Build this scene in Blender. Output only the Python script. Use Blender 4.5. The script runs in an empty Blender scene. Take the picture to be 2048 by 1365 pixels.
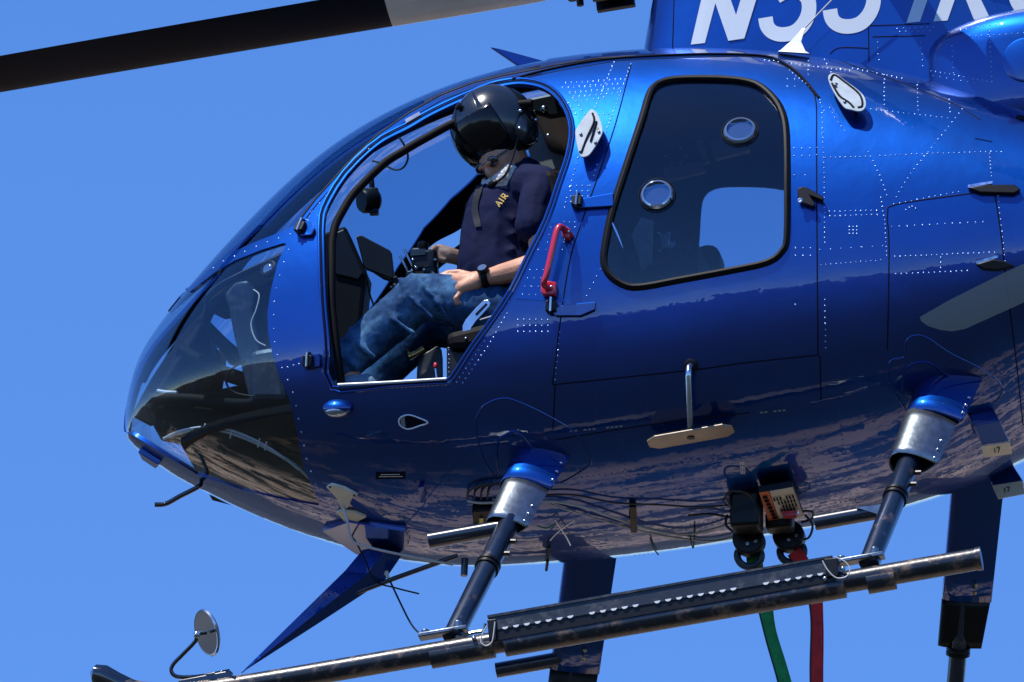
import bpy, math, random
import numpy as np
from mathutils import Vector, Matrix
from mathutils.bvhtree import BVHTree
random.seed(7); np.random.seed(7)
sc = bpy.context.scene
col = sc.collection
R = math.radians
# ------------------------------------------------------------------ camera
ELEV, AZ, DIST, FPX = R(20.5), R(9.5), 40.0, 24000.0          # telephoto, looking up at the aircraft
HZ = 1.7 + DIST * math.sin(ELEV)                               # height of the aircraft above ground
ORG = np.array([0, 0, HZ])
cf = np.array([-math.sin(AZ) * math.cos(ELEV), math.cos(AZ) * math.cos(ELEV), math.sin(ELEV)])
cr = np.array([math.cos(AZ), math.sin(AZ), 0.0])
cu = np.cross(cr, cf)
CP = ORG - DIST * cf
cam = bpy.data.cameras.new('camera')
cam.lens = 36 * FPX / 2048; cam.sensor_width = 36; cam.clip_start = 0.5; cam.clip_end = 20000
camo = bpy.data.objects.new('camera', cam); col.objects.link(camo)
M = Matrix.Identity(4)
for i in range(3):
    M[i][0], M[i][1], M[i][2], M[i][3] = cr[i], cu[i], -cf[i], CP[i]
camo.matrix_world = M
sc.camera = camo
# ------------------------------------------------------------------ sky and sun
to_sun = Vector((-0.30, -0.31, 0.91)).normalized()
w = bpy.data.worlds.new('World'); sc.world = w; w.use_nodes = True
nt = w.node_tree; nt.nodes.clear()
sky = nt.nodes.new('ShaderNodeTexSky'); sky.sky_type = 'NISHITA'; sky.sun_disc = False
sky.sun_elevation = math.asin(to_sun.z); sky.sun_rotation = math.atan2(to_sun.x, to_sun.y)
sky.altitude = 1500; sky.air_density = 1.0; sky.dust_density = 0.1; sky.ozone_density = 3.0
hsv = nt.nodes.new('ShaderNodeHueSaturation'); hsv.inputs['Saturation'].default_value = 1.27; hsv.inputs['Hue'].default_value = 0.5125; hsv.inputs['Value'].default_value = 1.05
bg = nt.nodes.new('ShaderNodeBackground'); bg.inputs['Strength'].default_value = 0.15
wo = nt.nodes.new('ShaderNodeOutputWorld')
nt.links.new(sky.outputs[0], hsv.inputs['Color']); nt.links.new(hsv.outputs[0], bg.inputs['Color'])
nt.links.new(bg.outputs[0], wo.inputs['Surface'])
sun = bpy.data.lights.new('sun', 'SUN'); sun.energy = 4.2; sun.angle = R(0.5); sun.color = (1.0, 0.95, 0.87)
suno = bpy.data.objects.new('sun', sun); col.objects.link(suno)
suno.rotation_euler = to_sun.to_track_quat('Z', 'Y').to_euler(); suno.location = (-20, -30, 80)
vs = sc.view_settings
vs.view_transform = 'Standard'; vs.look = 'None'; vs.gamma = 1.0; vs.exposure = 0.5; vs.use_curve_mapping = False

# ------------------------------------------------------------------ geometry of the view
def proj(p):
    d = np.asarray(p, float) - CP; k = d @ cf
    return 1024 + FPX * (d @ cr) / k, 682.5 - FPX * (d @ cu) / k
def P(px, py, y):
    """point of the upright plane y (metres right of the aircraft's centre plane)"""
    d = cf + (px - 1024) / FPX * cr - (py - 682.5) / FPX * cu
    return Vector(CP + (y - CP[1]) / d[1] * d)
PX = 1 / 600.0                                                  # metres per traced unit

def nspl(X, Y):
    X = np.array(X, float); Y = np.array(Y, float); n = len(X); h = np.diff(X)
    A = np.zeros((n, n)); B = np.zeros(n); A[0, 0] = A[-1, -1] = 1
    for i in range(1, n - 1):
        A[i, i-1] = h[i-1]; A[i, i] = 2 * (h[i-1] + h[i]); A[i, i+1] = h[i]
        B[i] = 6 * ((Y[i+1] - Y[i]) / h[i] - (Y[i] - Y[i-1]) / h[i-1])
    Mm = np.linalg.solve(A, B)
    def g(x):
        x = np.asarray(x, float); i = np.clip(np.searchsorted(X, x) - 1, 0, n - 2)
        d0 = X[i+1] - x; d1 = x - X[i]; H = h[i]
        return Mm[i]*d0**3/(6*H) + Mm[i+1]*d1**3/(6*H) + (Y[i]/H - Mm[i]*H/6)*d0 + (Y[i+1]/H - Mm[i+1]*H/6)*d1
    return g
def catmull(pts, n=8, closed=False):
    pts = [np.array(p, float) for p in pts]; m = len(pts); out = []
    rng = range(m if closed else m - 1)
    for i in rng:
        if closed: p0, p1, p2, p3 = pts[i-1], pts[i], pts[(i+1) % m], pts[(i+2) % m]
        else: p0, p1, p2, p3 = pts[max(i-1, 0)], pts[i], pts[i+1], pts[min(i+2, m-1)]
        for k in range(n):
            t = k / n
            out.append(0.5*((2*p1) + (-p0+p2)*t + (2*p0-5*p1+4*p2-p3)*t*t + (-p0+3*p1-3*p2+p3)*t**3))
    if not closed: out.append(pts[-1])
    return out
def sdf(pts, poly):
    poly = np.array(poly, float); a = poly; b = np.roll(poly, -1, 0)
    best = np.full(len(pts), 1e9); ins = np.zeros(len(pts), bool)
    x, y = pts[:, 0], pts[:, 1]
    for (ax, ay), (bx, by) in zip(a, b):
        dx, dy = bx-ax, by-ay; L = dx*dx + dy*dy + 1e-12
        t = np.clip(((x-ax)*dx + (y-ay)*dy) / L, 0, 1)
        best = np.minimum(best, (x-ax-t*dx)**2 + (y-ay-t*dy)**2)
        c = ((ay > y) != (by > y))
        if c.any():
            xi = ax + (y-ay) / (by-ay if by != ay else 1e-9) * dx
            ins ^= c & (x < xi)
    d = np.sqrt(best)
    return np.where(ins, -d, d)

# ------------------------------------------------------------------ materials
MATS = {}
def mat(name, base, rough=0.5, metal=0.0, coat=0.0, coat_ior=1.5, coat_rough=0.03, spec=0.5,
        var=0.0, var_scale=8.0, bump=0.0, bump_scale=60.0, rough_var=0.0, sheen=0.0, dirt=None):
    m = bpy.data.materials.new(name); m.use_nodes = True
    n = m.node_tree.nodes; l = m.node_tree.links
    b = n['Principled BSDF']
    b.inputs['Base Color'].default_value = (*base, 1)
    b.inputs['Roughness'].default_value = rough
    b.inputs['Metallic'].default_value = metal
    b.inputs['Specular IOR Level'].default_value = spec
    b.inputs['Coat Weight'].default_value = coat
    b.inputs['Coat IOR'].default_value = coat_ior
    b.inputs['Coat Roughness'].default_value = coat_rough
    if sheen: b.inputs['Sheen Weight'].default_value = sheen
    tc = n.new('ShaderNodeTexCoord')
    csock = None
    if var:
        no = n.new('ShaderNodeTexNoise'); no.inputs['Scale'].default_value = var_scale; no.inputs['Detail'].default_value = 6
        l.new(tc.outputs['Object'], no.inputs['Vector'])
        mr = n.new('ShaderNodeMapRange'); mr.inputs['From Min'].default_value = 0.3; mr.inputs['From Max'].default_value = 0.7
        mr.inputs['To Min'].default_value = 1 - var; mr.inputs['To Max'].default_value = 1 + var
        l.new(no.outputs['Fac'], mr.inputs['Value'])
        mx = n.new('ShaderNodeVectorMath'); mx.operation = 'SCALE'; mx.inputs[0].default_value = base
        l.new(mr.outputs[0], mx.inputs['Scale']); csock = mx.outputs[0]
    if dirt:
        dc, lo, hi, ds = dirt
        no = n.new('ShaderNodeTexNoise'); no.inputs['Scale'].default_value = ds; no.inputs['Detail'].default_value = 9; no.inputs['Roughness'].default_value = 0.7
        l.new(tc.outputs['Object'], no.inputs['Vector'])
        mr = n.new('ShaderNodeMapRange'); mr.inputs['From Min'].default_value = lo; mr.inputs['From Max'].default_value = hi
        l.new(no.outputs['Fac'], mr.inputs['Value'])
        mx = n.new('ShaderNodeMix'); mx.data_type = 'RGBA'
        mx.inputs[6].default_value = (*base, 1); mx.inputs[7].default_value = (*dc, 1)
        if csock: l.new(csock, mx.inputs[6])
        l.new(mr.outputs[0], mx.inputs[0]); csock = mx.outputs[2]
        mr2 = n.new('ShaderNodeMapRange'); mr2.inputs['To Min'].default_value = rough; mr2.inputs['To Max'].default_value = min(1, rough + 0.4)
        l.new(mr.outputs[0], mr2.inputs['Value']); l.new(mr2.outputs[0], b.inputs['Roughness'])
    if csock: l.new(csock, b.inputs['Base Color'])
    if rough_var:
        no = n.new('ShaderNodeTexNoise'); no.inputs['Scale'].default_value = 14; no.inputs['Detail'].default_value = 8
        l.new(tc.outputs['Object'], no.inputs['Vector'])
        mr = n.new('ShaderNodeMapRange'); mr.inputs['To Min'].default_value = max(0.02, rough - rough_var); mr.inputs['To Max'].default_value = rough + rough_var
        l.new(no.outputs['Fac'], mr.inputs['Value']); l.new(mr.outputs[0], b.inputs['Roughness'])
    if bump:
        no = n.new('ShaderNodeTexNoise'); no.inputs['Scale'].default_value = bump_scale; no.inputs['Detail'].default_value = 4
        l.new(tc.outputs['Object'], no.inputs['Vector'])
        bp = n.new('ShaderNodeBump'); bp.inputs['Strength'].default_value = 1.0; bp.inputs['Distance'].default_value = bump
        hs = no.outputs['Fac']
        if name == 'paint_blue':
            n3 = n.new('ShaderNodeTexNoise'); n3.inputs['Scale'].default_value = 13; n3.inputs['Detail'].default_value = 3; l.new(tc.outputs['Object'], n3.inputs['Vector'])
            ma = n.new('ShaderNodeMath'); ma.operation = 'MULTIPLY_ADD'; ma.inputs[1].default_value = 0.16; l.new(n3.outputs['Fac'], ma.inputs[0]); l.new(hs, ma.inputs[2]); hs = ma.outputs[0]
            n4 = n.new('ShaderNodeTexNoise'); n4.inputs['Scale'].default_value = 4; n4.inputs['Detail'].default_value = 10; n4.inputs['Roughness'].default_value = 0.75; l.new(tc.outputs['Object'], n4.inputs['Vector'])
            m4 = n.new('ShaderNodeMapRange'); m4.inputs['From Min'].default_value = 0.5; m4.inputs['From Max'].default_value = 0.8; m4.inputs['To Min'].default_value = 0.012; m4.inputs['To Max'].default_value = 0.22
            l.new(n4.outputs['Fac'], m4.inputs['Value']); l.new(m4.outputs[0], b.inputs['Coat Roughness'])
        l.new(hs, bp.inputs['Height']); l.new(bp.outputs[0], b.inputs['Normal'])
        if coat: l.new(bp.outputs[0], b.inputs['Coat Normal'])
    MATS[name] = m
    return m
def glass_mat(name, tint, ior=1.5, rough=0.0):
    m = bpy.data.materials.new(name); m.use_nodes = True
    n = m.node_tree.nodes; l = m.node_tree.links; n.clear()
    o = n.new('ShaderNodeOutputMaterial'); mx = n.new('ShaderNodeMixShader'); fr = n.new('ShaderNodeFresnel'); fr.inputs['IOR'].default_value = ior
    gm_ = n.new('ShaderNodeNewGeometry'); mi = n.new('ShaderNodeMapRange'); mi.inputs['To Min'].default_value = ior; mi.inputs['To Max'].default_value = 1/ior
    l.new(gm_.outputs['Backfacing'], mi.inputs['Value']); l.new(mi.outputs[0], fr.inputs['IOR'])     # same pane reflectance from both sides
    tr = n.new('ShaderNodeBsdfTransparent'); tr.inputs['Color'].default_value = (*tint, 1)
    gl = n.new('ShaderNodeBsdfGlossy'); gl.inputs['Roughness'].default_value = rough; gl.inputs['Color'].default_value = (1, 1, 1, 1)
    l.new(fr.outputs[0], mx.inputs[0]); l.new(tr.outputs[0], mx.inputs[1]); l.new(gl.outputs[0], mx.inputs[2]); l.new(mx.outputs[0], o.inputs['Surface'])
    MATS[name] = m; return m

mat('paint_blue', (0.0, 0.044, 0.26), rough=0.42, metal=1.0, coat=1.0, coat_ior=1.62, coat_rough=0.015, bump=0.0036, bump_scale=3.4, var=0.10, var_scale=5)
mat('paint_small', (0.0, 0.044, 0.26), rough=0.42, metal=1.0, coat=1.0, coat_ior=1.62, coat_rough=0.04)
mat('rivet_paint_glint', (0.30, 0.45, 0.75), rough=0.28, metal=0.9, coat=0.6, var=0.5, var_scale=60)  # blue-painted rivets, lightened: sun glint put into the colour
mat('seam_dark', (0.003, 0.004, 0.012), rough=0.7, spec=0.1)
mat('interior_black', (0.004, 0.004, 0.005), rough=0.65, spec=0.12, bump=0.0004, bump_scale=120)
mat('black_plastic', (0.004, 0.004, 0.005), rough=0.4, spec=0.3, var=0.3, var_scale=30)
mat('black_gloss', (0.006, 0.007, 0.009), rough=0.12, coat=1.0, coat_ior=1.6)
mat('rubber', (0.004, 0.004, 0.005), rough=0.55, spec=0.2)
mat('chrome', (0.52, 0.57, 0.62), rough=0.24, metal=1.0, var=0.12, var_scale=25)
mat('plate_steel', (0.34, 0.40, 0.45), rough=0.55, metal=0.0, var=0.15, var_scale=25, spec=0.3)
mat('steel_sheet', (0.20, 0.235, 0.27), rough=0.36, metal=1.0, var=0.25, var_scale=30, bump=0.001, bump_scale=35)
mat('tube_navy', (0.006, 0.014, 0.030), rough=0.28, coat=0.6, coat_ior=1.6, coat_rough=0.10, var=0.3, var_scale=20, dirt=((0.16, 0.10, 0.06), 0.56, 0.74, 9))
mat('skid_worn', (0.006, 0.009, 0.016), rough=0.34, coat=0.35, coat_ior=1.6, coat_rough=0.14, var=0.4, var_scale=20, dirt=((0.26, 0.15, 0.085), 0.50, 0.70, 16), bump=0.0006, bump_scale=70)
mat('plate_dark', (0.010, 0.018, 0.034), rough=0.42, dirt=((0.09, 0.10, 0.12), 0.5, 0.8, 18), bump=0.0006, bump_scale=90)
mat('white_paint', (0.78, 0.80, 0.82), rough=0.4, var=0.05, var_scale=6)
mat('letter_white', (0.62, 0.68, 0.74), rough=0.3, coat=0.5)
mat('cream', (0.72, 0.66, 0.52), rough=0.45, var=0.08, var_scale=40)
mat('cable_grey', (0.55, 0.55, 0.52), rough=0.5)
mat('cable_dark', (0.012, 0.012, 0.013), rough=0.5)
mat('red_paint', (0.55, 0.012, 0.03), rough=0.3, coat=0.8)
mat('orange', (0.75, 0.14, 0.02), rough=0.5)
mat('silver_stripe', (0.20, 0.22, 0.23), rough=0.32, coat=1.0, coat_ior=1.6)
mat('tan_paint', (0.82, 0.76, 0.64), rough=0.45, var=0.12, var_scale=6, coat=0.4)
mat('anodised', (0.34, 0.28, 0.21), rough=0.42, metal=0.4, var=0.15, var_scale=12)
mat('blade_black', (0.003, 0.006, 0.016), rough=0.45, spec=0.12, var=0.3, var_scale=3)
mat('strap_green', (0.012, 0.26, 0.055), rough=0.75, bump=0.001, bump_scale=180, var=0.25, var_scale=30)
mat('strap_red', (0.62, 0.016, 0.014), rough=0.75, bump=0.001, bump_scale=180, var=0.25, var_scale=30)
mat('headliner', (0.26, 0.21, 0.15), rough=0.7, var=0.15, var_scale=9)
mat('brass', (0.55, 0.42, 0.16), rough=0.3, metal=1.0)
mat('skin', (0.56, 0.27, 0.16), rough=0.5, var=0.12, var_scale=22, bump=0.0012, bump_scale=90)
mat('beard', (0.66, 0.64, 0.60), rough=0.8, var=0.3, var_scale=90, bump=0.004, bump_scale=160)
mat('shirt_navy', (0.005, 0.009, 0.042), rough=0.85, spec=0.15, bump=0.006, bump_scale=11, var=0.15, var_scale=14)
mat('denim', (0.016, 0.055, 0.14), rough=0.85, bump=0.005, bump_scale=16, var=0.35, var_scale=40, spec=0.15, dirt=((0.10, 0.24, 0.42), 0.47, 0.68, 7))
mat('gold_print', (0.75, 0.50, 0.10), rough=0.6)
mat('visor_black', (0.003, 0.003, 0.004), rough=0.12, spec=0.35)
mat('rivet_paint_shaded', (0.0, 0.03, 0.17), rough=0.35, metal=1.0, coat=0.5)  # same painted rivets low down, darkened: shade put into the colour
mat('shoe_grey', (0.16, 0.26, 0.36), rough=0.7, var=0.3, var_scale=30)
mat('lamp_glass', (0.35, 0.42, 0.5), rough=0.05, metal=0.8)
mat('mirror_glass', (0.85, 0.87, 0.9), rough=0.02, metal=1.0)
mat('green_wire', (0.02, 0.25, 0.12), rough=0.5)
mat('yellow_part', (0.8, 0.62, 0.15), rough=0.5)
glass_mat('glass_clear', (0.86, 0.92, 0.96), 1.5)
glass_mat('glass_windshield', (0.64, 0.76, 0.87), 1.5)
glass_mat('glass_tint', (0.80, 0.86, 0.92), 1.5)

# ------------------------------------------------------------------ mesh helpers
class MB:
    def __init__(s): s.v = []; s.f = []
    def add(s, v, f):
        o = len(s.v); s.v += [tuple(p) for p in v]; s.f += [tuple(i + o for i in q) for q in f]; return s
    def box(s, c, dx, dy, dz, ax=None):
        c = Vector(c); X, Y, Z = ax if ax else (Vector((1,0,0)), Vector((0,1,0)), Vector((0,0,1)))
        v = [c + X*(dx/2*i) + Y*(dy/2*j) + Z*(dz/2*k) for k in (-1,1) for j in (-1,1) for i in (-1,1)]
        return s.add(v, [(0,2,3,1),(4,5,7,6),(0,1,5,4),(2,6,7,3),(0,4,6,2),(1,3,7,5)])
    def tube(s, pts, r, seg=10, closed=False, cap=True, flat=1.0, up=None):
        pts = [Vector(p) for p in pts]; n = len(pts)
        rr = r if hasattr(r, '__len__') else [r]*n
        tang = []
        for i in range(n):
            a = pts[i-1] if (i > 0 or closed) else pts[i]; b = pts[(i+1) % n] if (i < n-1 or closed) else pts[i]
            t = (b - a); tang.append(t.normalized() if t.length > 1e-9 else Vector((0,0,1)))
        ref = Vector(up) if up is not None else (Vector((0,0,1)) if abs(tang[0].z) < 0.9 else Vector((0,1,0)))
        nn = (ref - tang[0]*ref.dot(tang[0])).normalized(); v = []
        for i in range(n):
            t = tang[i]
            if up is not None: nn = Vector(up)
            nn = (nn - t*nn.dot(t)); nn = nn.normalized() if nn.length > 1e-6 else t.orthogonal().normalized()
            bb = t.cross(nn)
            for k in range(seg):
                an = 2*math.pi*k/seg
                v.append(pts[i] + nn*(math.cos(an)*rr[i]*flat) + bb*(math.sin(an)*rr[i]))
        f = []
        for i in range(n if closed else n-1):
            a = i*seg; b = ((i+1) % n)*seg
            for k in range(seg): f.append((a+k, a+(k+1) % seg, b+(k+1) % seg, b+k))
        if cap and not closed:
            f.append(tuple(range(seg-1, -1, -1))); f.append(tuple((n-1)*seg+k for k in range(seg)))
        return s.add(v, f)
    def ell(s, c, rx, ry, rz, ax=None, nu=16, nv=10):
        c = Vector(c); X, Y, Z = ax if ax else (Vector((1,0,0)), Vector((0,1,0)), Vector((0,0,1)))
        v = [c - Z*rz]; f = []
        for j in range(1, nv):
            b = -math.pi/2 + math.pi*j/nv
            for i in range(nu):
                a = 2*math.pi*i/nu
                v.append(c + X*(rx*math.cos(b)*math.cos(a)) + Y*(ry*math.cos(b)*math.sin(a)) + Z*(rz*math.sin(b)))
        v.append(c + Z*rz)
        for i in range(nu): f.append((0, 1+(i+1) % nu, 1+i))
        for j in range(nv-2):
            for i in range(nu):
                a = 1+j*nu; f.append((a+i, a+(i+1) % nu, a+nu+(i+1) % nu, a+nu+i))
        a = 1+(nv-2)*nu
        for i in range(nu): f.append((a+i, a+(i+1) % nu, len(v)-1))
        return s.add(v, f)
    def prism(s, poly, d):
        """polygon of 3D points extruded by vector d"""
        poly = [Vector(p) for p in poly]; d = Vector(d); n = len(poly)
        v = poly + [p + d for p in poly]
        f = [tuple(range(n)), tuple(range(2*n-1, n-1, -1))] + [(i, i+n, (i+1) % n + n, (i+1) % n) for i in range(n)]
        return s.add(v, f)
    def lathe(s, prof, c, axis, seg=24):
        """profile [(r, h)] round an axis"""
        c = Vector(c); Z = Vector(axis).normalized(); X = Z.orthogonal().normalized(); Y = Z.cross(X)
        v = []; f = []
        for r, h in prof:
            for k in range(seg):
                a = 2*math.pi*k/seg; v.append(c + Z*h + X*(r*math.cos(a)) + Y*(r*math.sin(a)))
        for i in range(len(prof)-1):
            for k in range(seg): f.append((i*seg+k, i*seg+(k+1) % seg, (i+1)*seg+(k+1) % seg, (i+1)*seg+k))
        f.append(tuple(range(seg-1, -1, -1))); f.append(tuple((len(prof)-1)*seg+k for k in range(seg)))
        return s.add(v, f)
    def loft(s, rings, cap=True):
        n = len(rings[0]); v = [p for r in rings for p in r]; f = []
        for i in range(len(rings)-1):
            for k in range(n): f.append((i*n+k, i*n+(k+1) % n, (i+1)*n+(k+1) % n, (i+1)*n+k))
        if cap: f.append(tuple(range(n-1, -1, -1))); f.append(tuple((len(rings)-1)*n+k for k in range(n)))
        return s.add(v, f)
def fix_normals(me):
    import bmesh
    bm = bmesh.new(); bm.from_mesh(me); bmesh.ops.recalc_face_normals(bm, faces=bm.faces); bm.to_mesh(me); bm.free()
def obj(name, mb, m, parent=None, smooth=True, angle=40, bevel=0.0, fix=True):
    me = bpy.data.meshes.new(name); me.from_pydata([tuple(p) for p in mb.v], [], mb.f)
    if fix: fix_normals(me)
    me.materials.append(MATS[m] if isinstance(m, str) else m)
    if smooth:
        me.polygons.foreach_set('use_smooth', [True]*len(me.polygons))
        me.set_sharp_from_angle(angle=R(angle))
    o = bpy.data.objects.new(name, me); col.objects.link(o)
    if parent is not None: adopt(o, parent)
    if bevel:
        b = o.modifiers.new('bevel', 'BEVEL'); b.width = bevel; b.segments = 2; b.limit_method = 'ANGLE'; b.angle_limit = R(35)
    return o
def origin_of(p):
    t = Vector((0, 0, 0))
    while p is not None: t += p.location; p = None if p.parent is None else p.parent if False else None
    return t
def adopt(o, parent):
    o.parent = parent
    if parent.type == 'EMPTY': o.matrix_parent_inverse = Matrix.Translation(-parent.location)
def thing(name, loc, label, cat, group=None):
    o = bpy.data.objects.new(name, None); col.objects.link(o); o.location = loc; o.empty_display_size = 0.3
    o['label'] = label; o['category'] = cat
    if group: o['group'] = group
    return o

# ------------------------------------------------------------------ ground and hills
def build_ground():
    m = bpy.data.materials.new('desert'); m.use_nodes = True
    n = m.node_tree.nodes; l = m.node_tree.links; b = n['Principled BSDF']; b.inputs['Roughness'].default_value = 0.95
    tc = n.new('ShaderNodeTexCoord')
    def noise(scale, det, rough=0.6):
        q = n.new('ShaderNodeTexNoise'); q.inputs['Scale'].default_value = scale; q.inputs['Detail'].default_value = det; q.inputs['Roughness'].default_value = rough
        l.new(tc.outputs['Object'], q.inputs['Vector']); return q
    n1 = noise(0.06, 8); n2 = noise(0.35, 8, 0.7)
    r1 = n.new('ShaderNodeValToRGB'); r1.color_ramp.elements[0].position = 0.35; r1.color_ramp.elements[0].color = (0.38, 0.26, 0.17, 1)
    r1.color_ramp.elements[1].position = 0.68; r1.color_ramp.elements[1].color = (0.66, 0.51, 0.38, 1)
    l.new(n1.outputs['Fac'], r1.inputs['Fac'])
    r2 = n.new('ShaderNodeValToRGB'); r2.color_ramp.elements[0].position = 0.47; r2.color_ramp.elements[0].color = (0, 0, 0, 1)
    r2.color_ramp.elements[1].position = 0.53; r2.color_ramp.elements[1].color = (1, 1, 1, 1)
    l.new(n2.outputs['Fac'], r2.inputs['Fac'])
    # unseen bare dirt clearing in dark scrub, laid out for the paint's reflections
    ln = n.new('ShaderNodeVectorMath'); ln.operation = 'LENGTH'; sb0 = n.new('ShaderNodeVectorMath'); sb0.operation = 'SUBTRACT'; sb0.inputs[1].default_value = (0, 37, 0); l.new(tc.outputs['Object'], sb0.inputs[0]); l.new(sb0.outputs[0], ln.inputs[0])
    ad = n.new('ShaderNodeMath'); ad.operation = 'MULTIPLY_ADD'; ad.inputs[1].default_value = 60.0; l.new(n1.outputs['Fac'], ad.inputs[0]); l.new(ln.outputs['Value'], ad.inputs[2])
    mrr = n.new('ShaderNodeMapRange'); mrr.inputs['From Min'].default_value = 60; mrr.inputs['From Max'].default_value = 68; mrr.inputs['To Max'].default_value = 1.0; l.new(ad.outputs[0], mrr.inputs['Value'])
    mxx = n.new('ShaderNodeMath'); mxx.operation = 'MAXIMUM'; l.new(r2.outputs[0], mxx.inputs[0]); l.new(mrr.outputs[0], mxx.inputs[1])
    mx = n.new('ShaderNodeMix'); mx.data_type = 'RGBA'; mx.inputs[7].default_value = (0.014, 0.020, 0.018, 1)
    l.new(mxx.outputs[0], mx.inputs[0]); l.new(r1.outputs[0], mx.inputs[6]); l.new(mx.outputs[2], b.inputs['Base Color'])
    # rolling desert sheet, flat round the camera
    Rr = [0, 8, 16, 25, 36, 50, 70, 95, 130, 180, 250, 350, 500, 800, 1300, 2200, 4000, 9000]
    seg = 96; v = []; f = []
    for i, r in enumerate(Rr):
        for k in range(seg):
            a = 2*math.pi*k/seg
            z = 0 if r < 60 else min(r-60, 300)/300*(2.5*math.sin(a*5+r*.02) + 2.0*math.sin(a*11-r*.013)) - 1.0
            z = z if r > 60 else -0.0
            v.append((r*math.cos(a), r*math.sin(a)-20, z))
    for i in range(len(Rr)-1):
        for k in range(seg): f.append((i*seg+k, (i+1)*seg+k, (i+1)*seg+(k+1) % seg, i*seg+(k+1) % seg))
    mb = MB().add(v, f)
    o = obj('ground', mb, m, fix=False); o['kind'] = 'structure'
    # ring of dark brush covered hills round the horizon
    hm = bpy.data.materials.new('hill_scrub'); hm.use_nodes = True
    n = hm.node_tree.nodes; l = hm.node_tree.links; b = n['Principled BSDF']; b.inputs['Roughness'].default_value = 0.95
    tc = n.new('ShaderNodeTexCoord')
    q = n.new('ShaderNodeTexNoise'); q.inputs['Scale'].default_value = 0.02; q.inputs['Detail'].default_value = 10; q.inputs['Roughness'].default_value = 0.7
    l.new(tc.outputs['Object'], q.inputs['Vector'])
    r1 = n.new('ShaderNodeValToRGB'); r1.color_ramp.elements[0].position = 0.42; r1.color_ramp.elements[0].color = (0.010, 0.014, 0.016, 1)
    r1.color_ramp.elements[1].position = 0.66; r1.color_ramp.elements[1].color = (0.055, 0.055, 0.05, 1)
    l.new(q.outputs['Fac'], r1.inputs['Fac']); l.new(r1.outputs[0], b.inputs['Base Color'])
    rings = []; seg = 240
    rs = [(350, 0.0), (450, .25), (560, .55), (680, .85), (800, 1.0), (1000, .8), (1300, .2), (1500, -.05)]
    v = []; f = []
    for r, h in rs:
        for k in range(seg):
            a = 2*math.pi*k/seg
            A = 62 + 20*math.sin(3*a+1) + 14*math.sin(7*a+.6) + 9*math.sin(13*a+2) + 5*math.sin(29*a) + 3*math.sin(61*a+r)
            v.append((r*math.cos(a), r*math.sin(a)-20, A*h*(1+.12*math.sin(17*a+r*.02)) - 3))
    for i in range(len(rs)-1):
        for k in range(seg): f.append((i*seg+k, (i+1)*seg+k, (i+1)*seg+(k+1) % seg, i*seg+(k+1) % seg))
    o = obj('hills', MB().add(v, f), hm, fix=False); o['kind'] = 'structure'
build_ground()

# ------------------------------------------------------------------ fuselage form
TS = [0, .12, .25, .4, .55, .7, .85, 1.0, 1.15, 1.3, 1.5, 1.7, 1.9, 2.05]
HALF = [0, .085, .20, .335, .455, .545, .61, .655, .68, .69, .69, .655, .56, .46]
TOPH = [0.0, 0.0921, 0.1984, 0.3169, 0.4635, 0.6427, 0.8166, 0.9558, 1.0155, 1.0119, 0.9216, 0.7001, 0.35, 0.12]
BOTH = [0.0, 0.0513, 0.1194, 0.1964, 0.2849, 0.3958, 0.5176, 0.6028, 0.6566, 0.6793, 0.6669, 0.5436, 0.2342, 0.10]
MIDH = [0.0, 0.0143, 0.0404, 0.0514, 0.0609, 0.0801, 0.1117, 0.1261, 0.162, 0.198, 0.2445, 0.2779, 0.3173, 0.3166]
X0, ZN = -1.31195, -0.23951 + HZ
gb, gt, gl_, gm = nspl(TS, HALF), nspl(TS, TOPH), nspl(TS, BOTH), nspl(TS, MIDH)
NTH = 288
tt = np.concatenate([np.linspace(0.012, 0.6, 90), np.sqrt(np.linspace(0.36, 3.6, 300))[1:]])
th = np.linspace(0, 2*np.pi, NTH, endpoint=False)
def shape(t, th):
    c, s = np.cos(th), np.sin(th); n = np.where(s > 0, 2.15, 2.3)
    cy = np.sign(c)*np.abs(c)**(2/n); sz = np.sign(s)*np.abs(s)**(2/n)
    b, T, B, Z = gb(t)[:, None], gt(t)[:, None], gl_(t)[:, None], gm(t)[:, None]
    Y = -b*cy[None]; ZZ = ZN + Z + np.where(s[None] > 0, T, B)*sz[None]
    X = np.repeat((X0 + t**2)[:, None], len(th), 1)
    return np.stack([X, Y, ZZ], -1)
G = shape(tt, th)
dt = np.gradient(G, axis=0); dth = np.roll(G, -1, 1) - np.roll(G, 1, 1)
GN = np.cross(dth, dt); GN /= np.linalg.norm(GN, axis=-1, keepdims=True) + 1e-12
cen = G.mean(1, keepdims=True)
if ((G - cen)*GN).sum() < 0: GN = -GN
nT = len(tt)
FV = G.reshape(-1, 3); FN = GN.reshape(-1, 3)
FV = np.vstack([FV, [[X0, 0, ZN]]]); FN = np.vstack([FN, [[-1, 0, 0]]])
ii, kk = np.meshgrid(np.arange(nT-1), np.arange(NTH), indexing='ij'); k2 = (kk+1) % NTH
a_, b_, c_, d_ = ii*NTH+kk, (ii+1)*NTH+kk, (ii+1)*NTH+k2, ii*NTH+k2
FT = np.vstack([np.stack([a_, b_, c_], -1).reshape(-1, 3), np.stack([a_, c_, d_], -1).reshape(-1, 3),
                np.array([[nT*NTH, k, (k+1) % NTH] for k in range(NTH)])])
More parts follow.
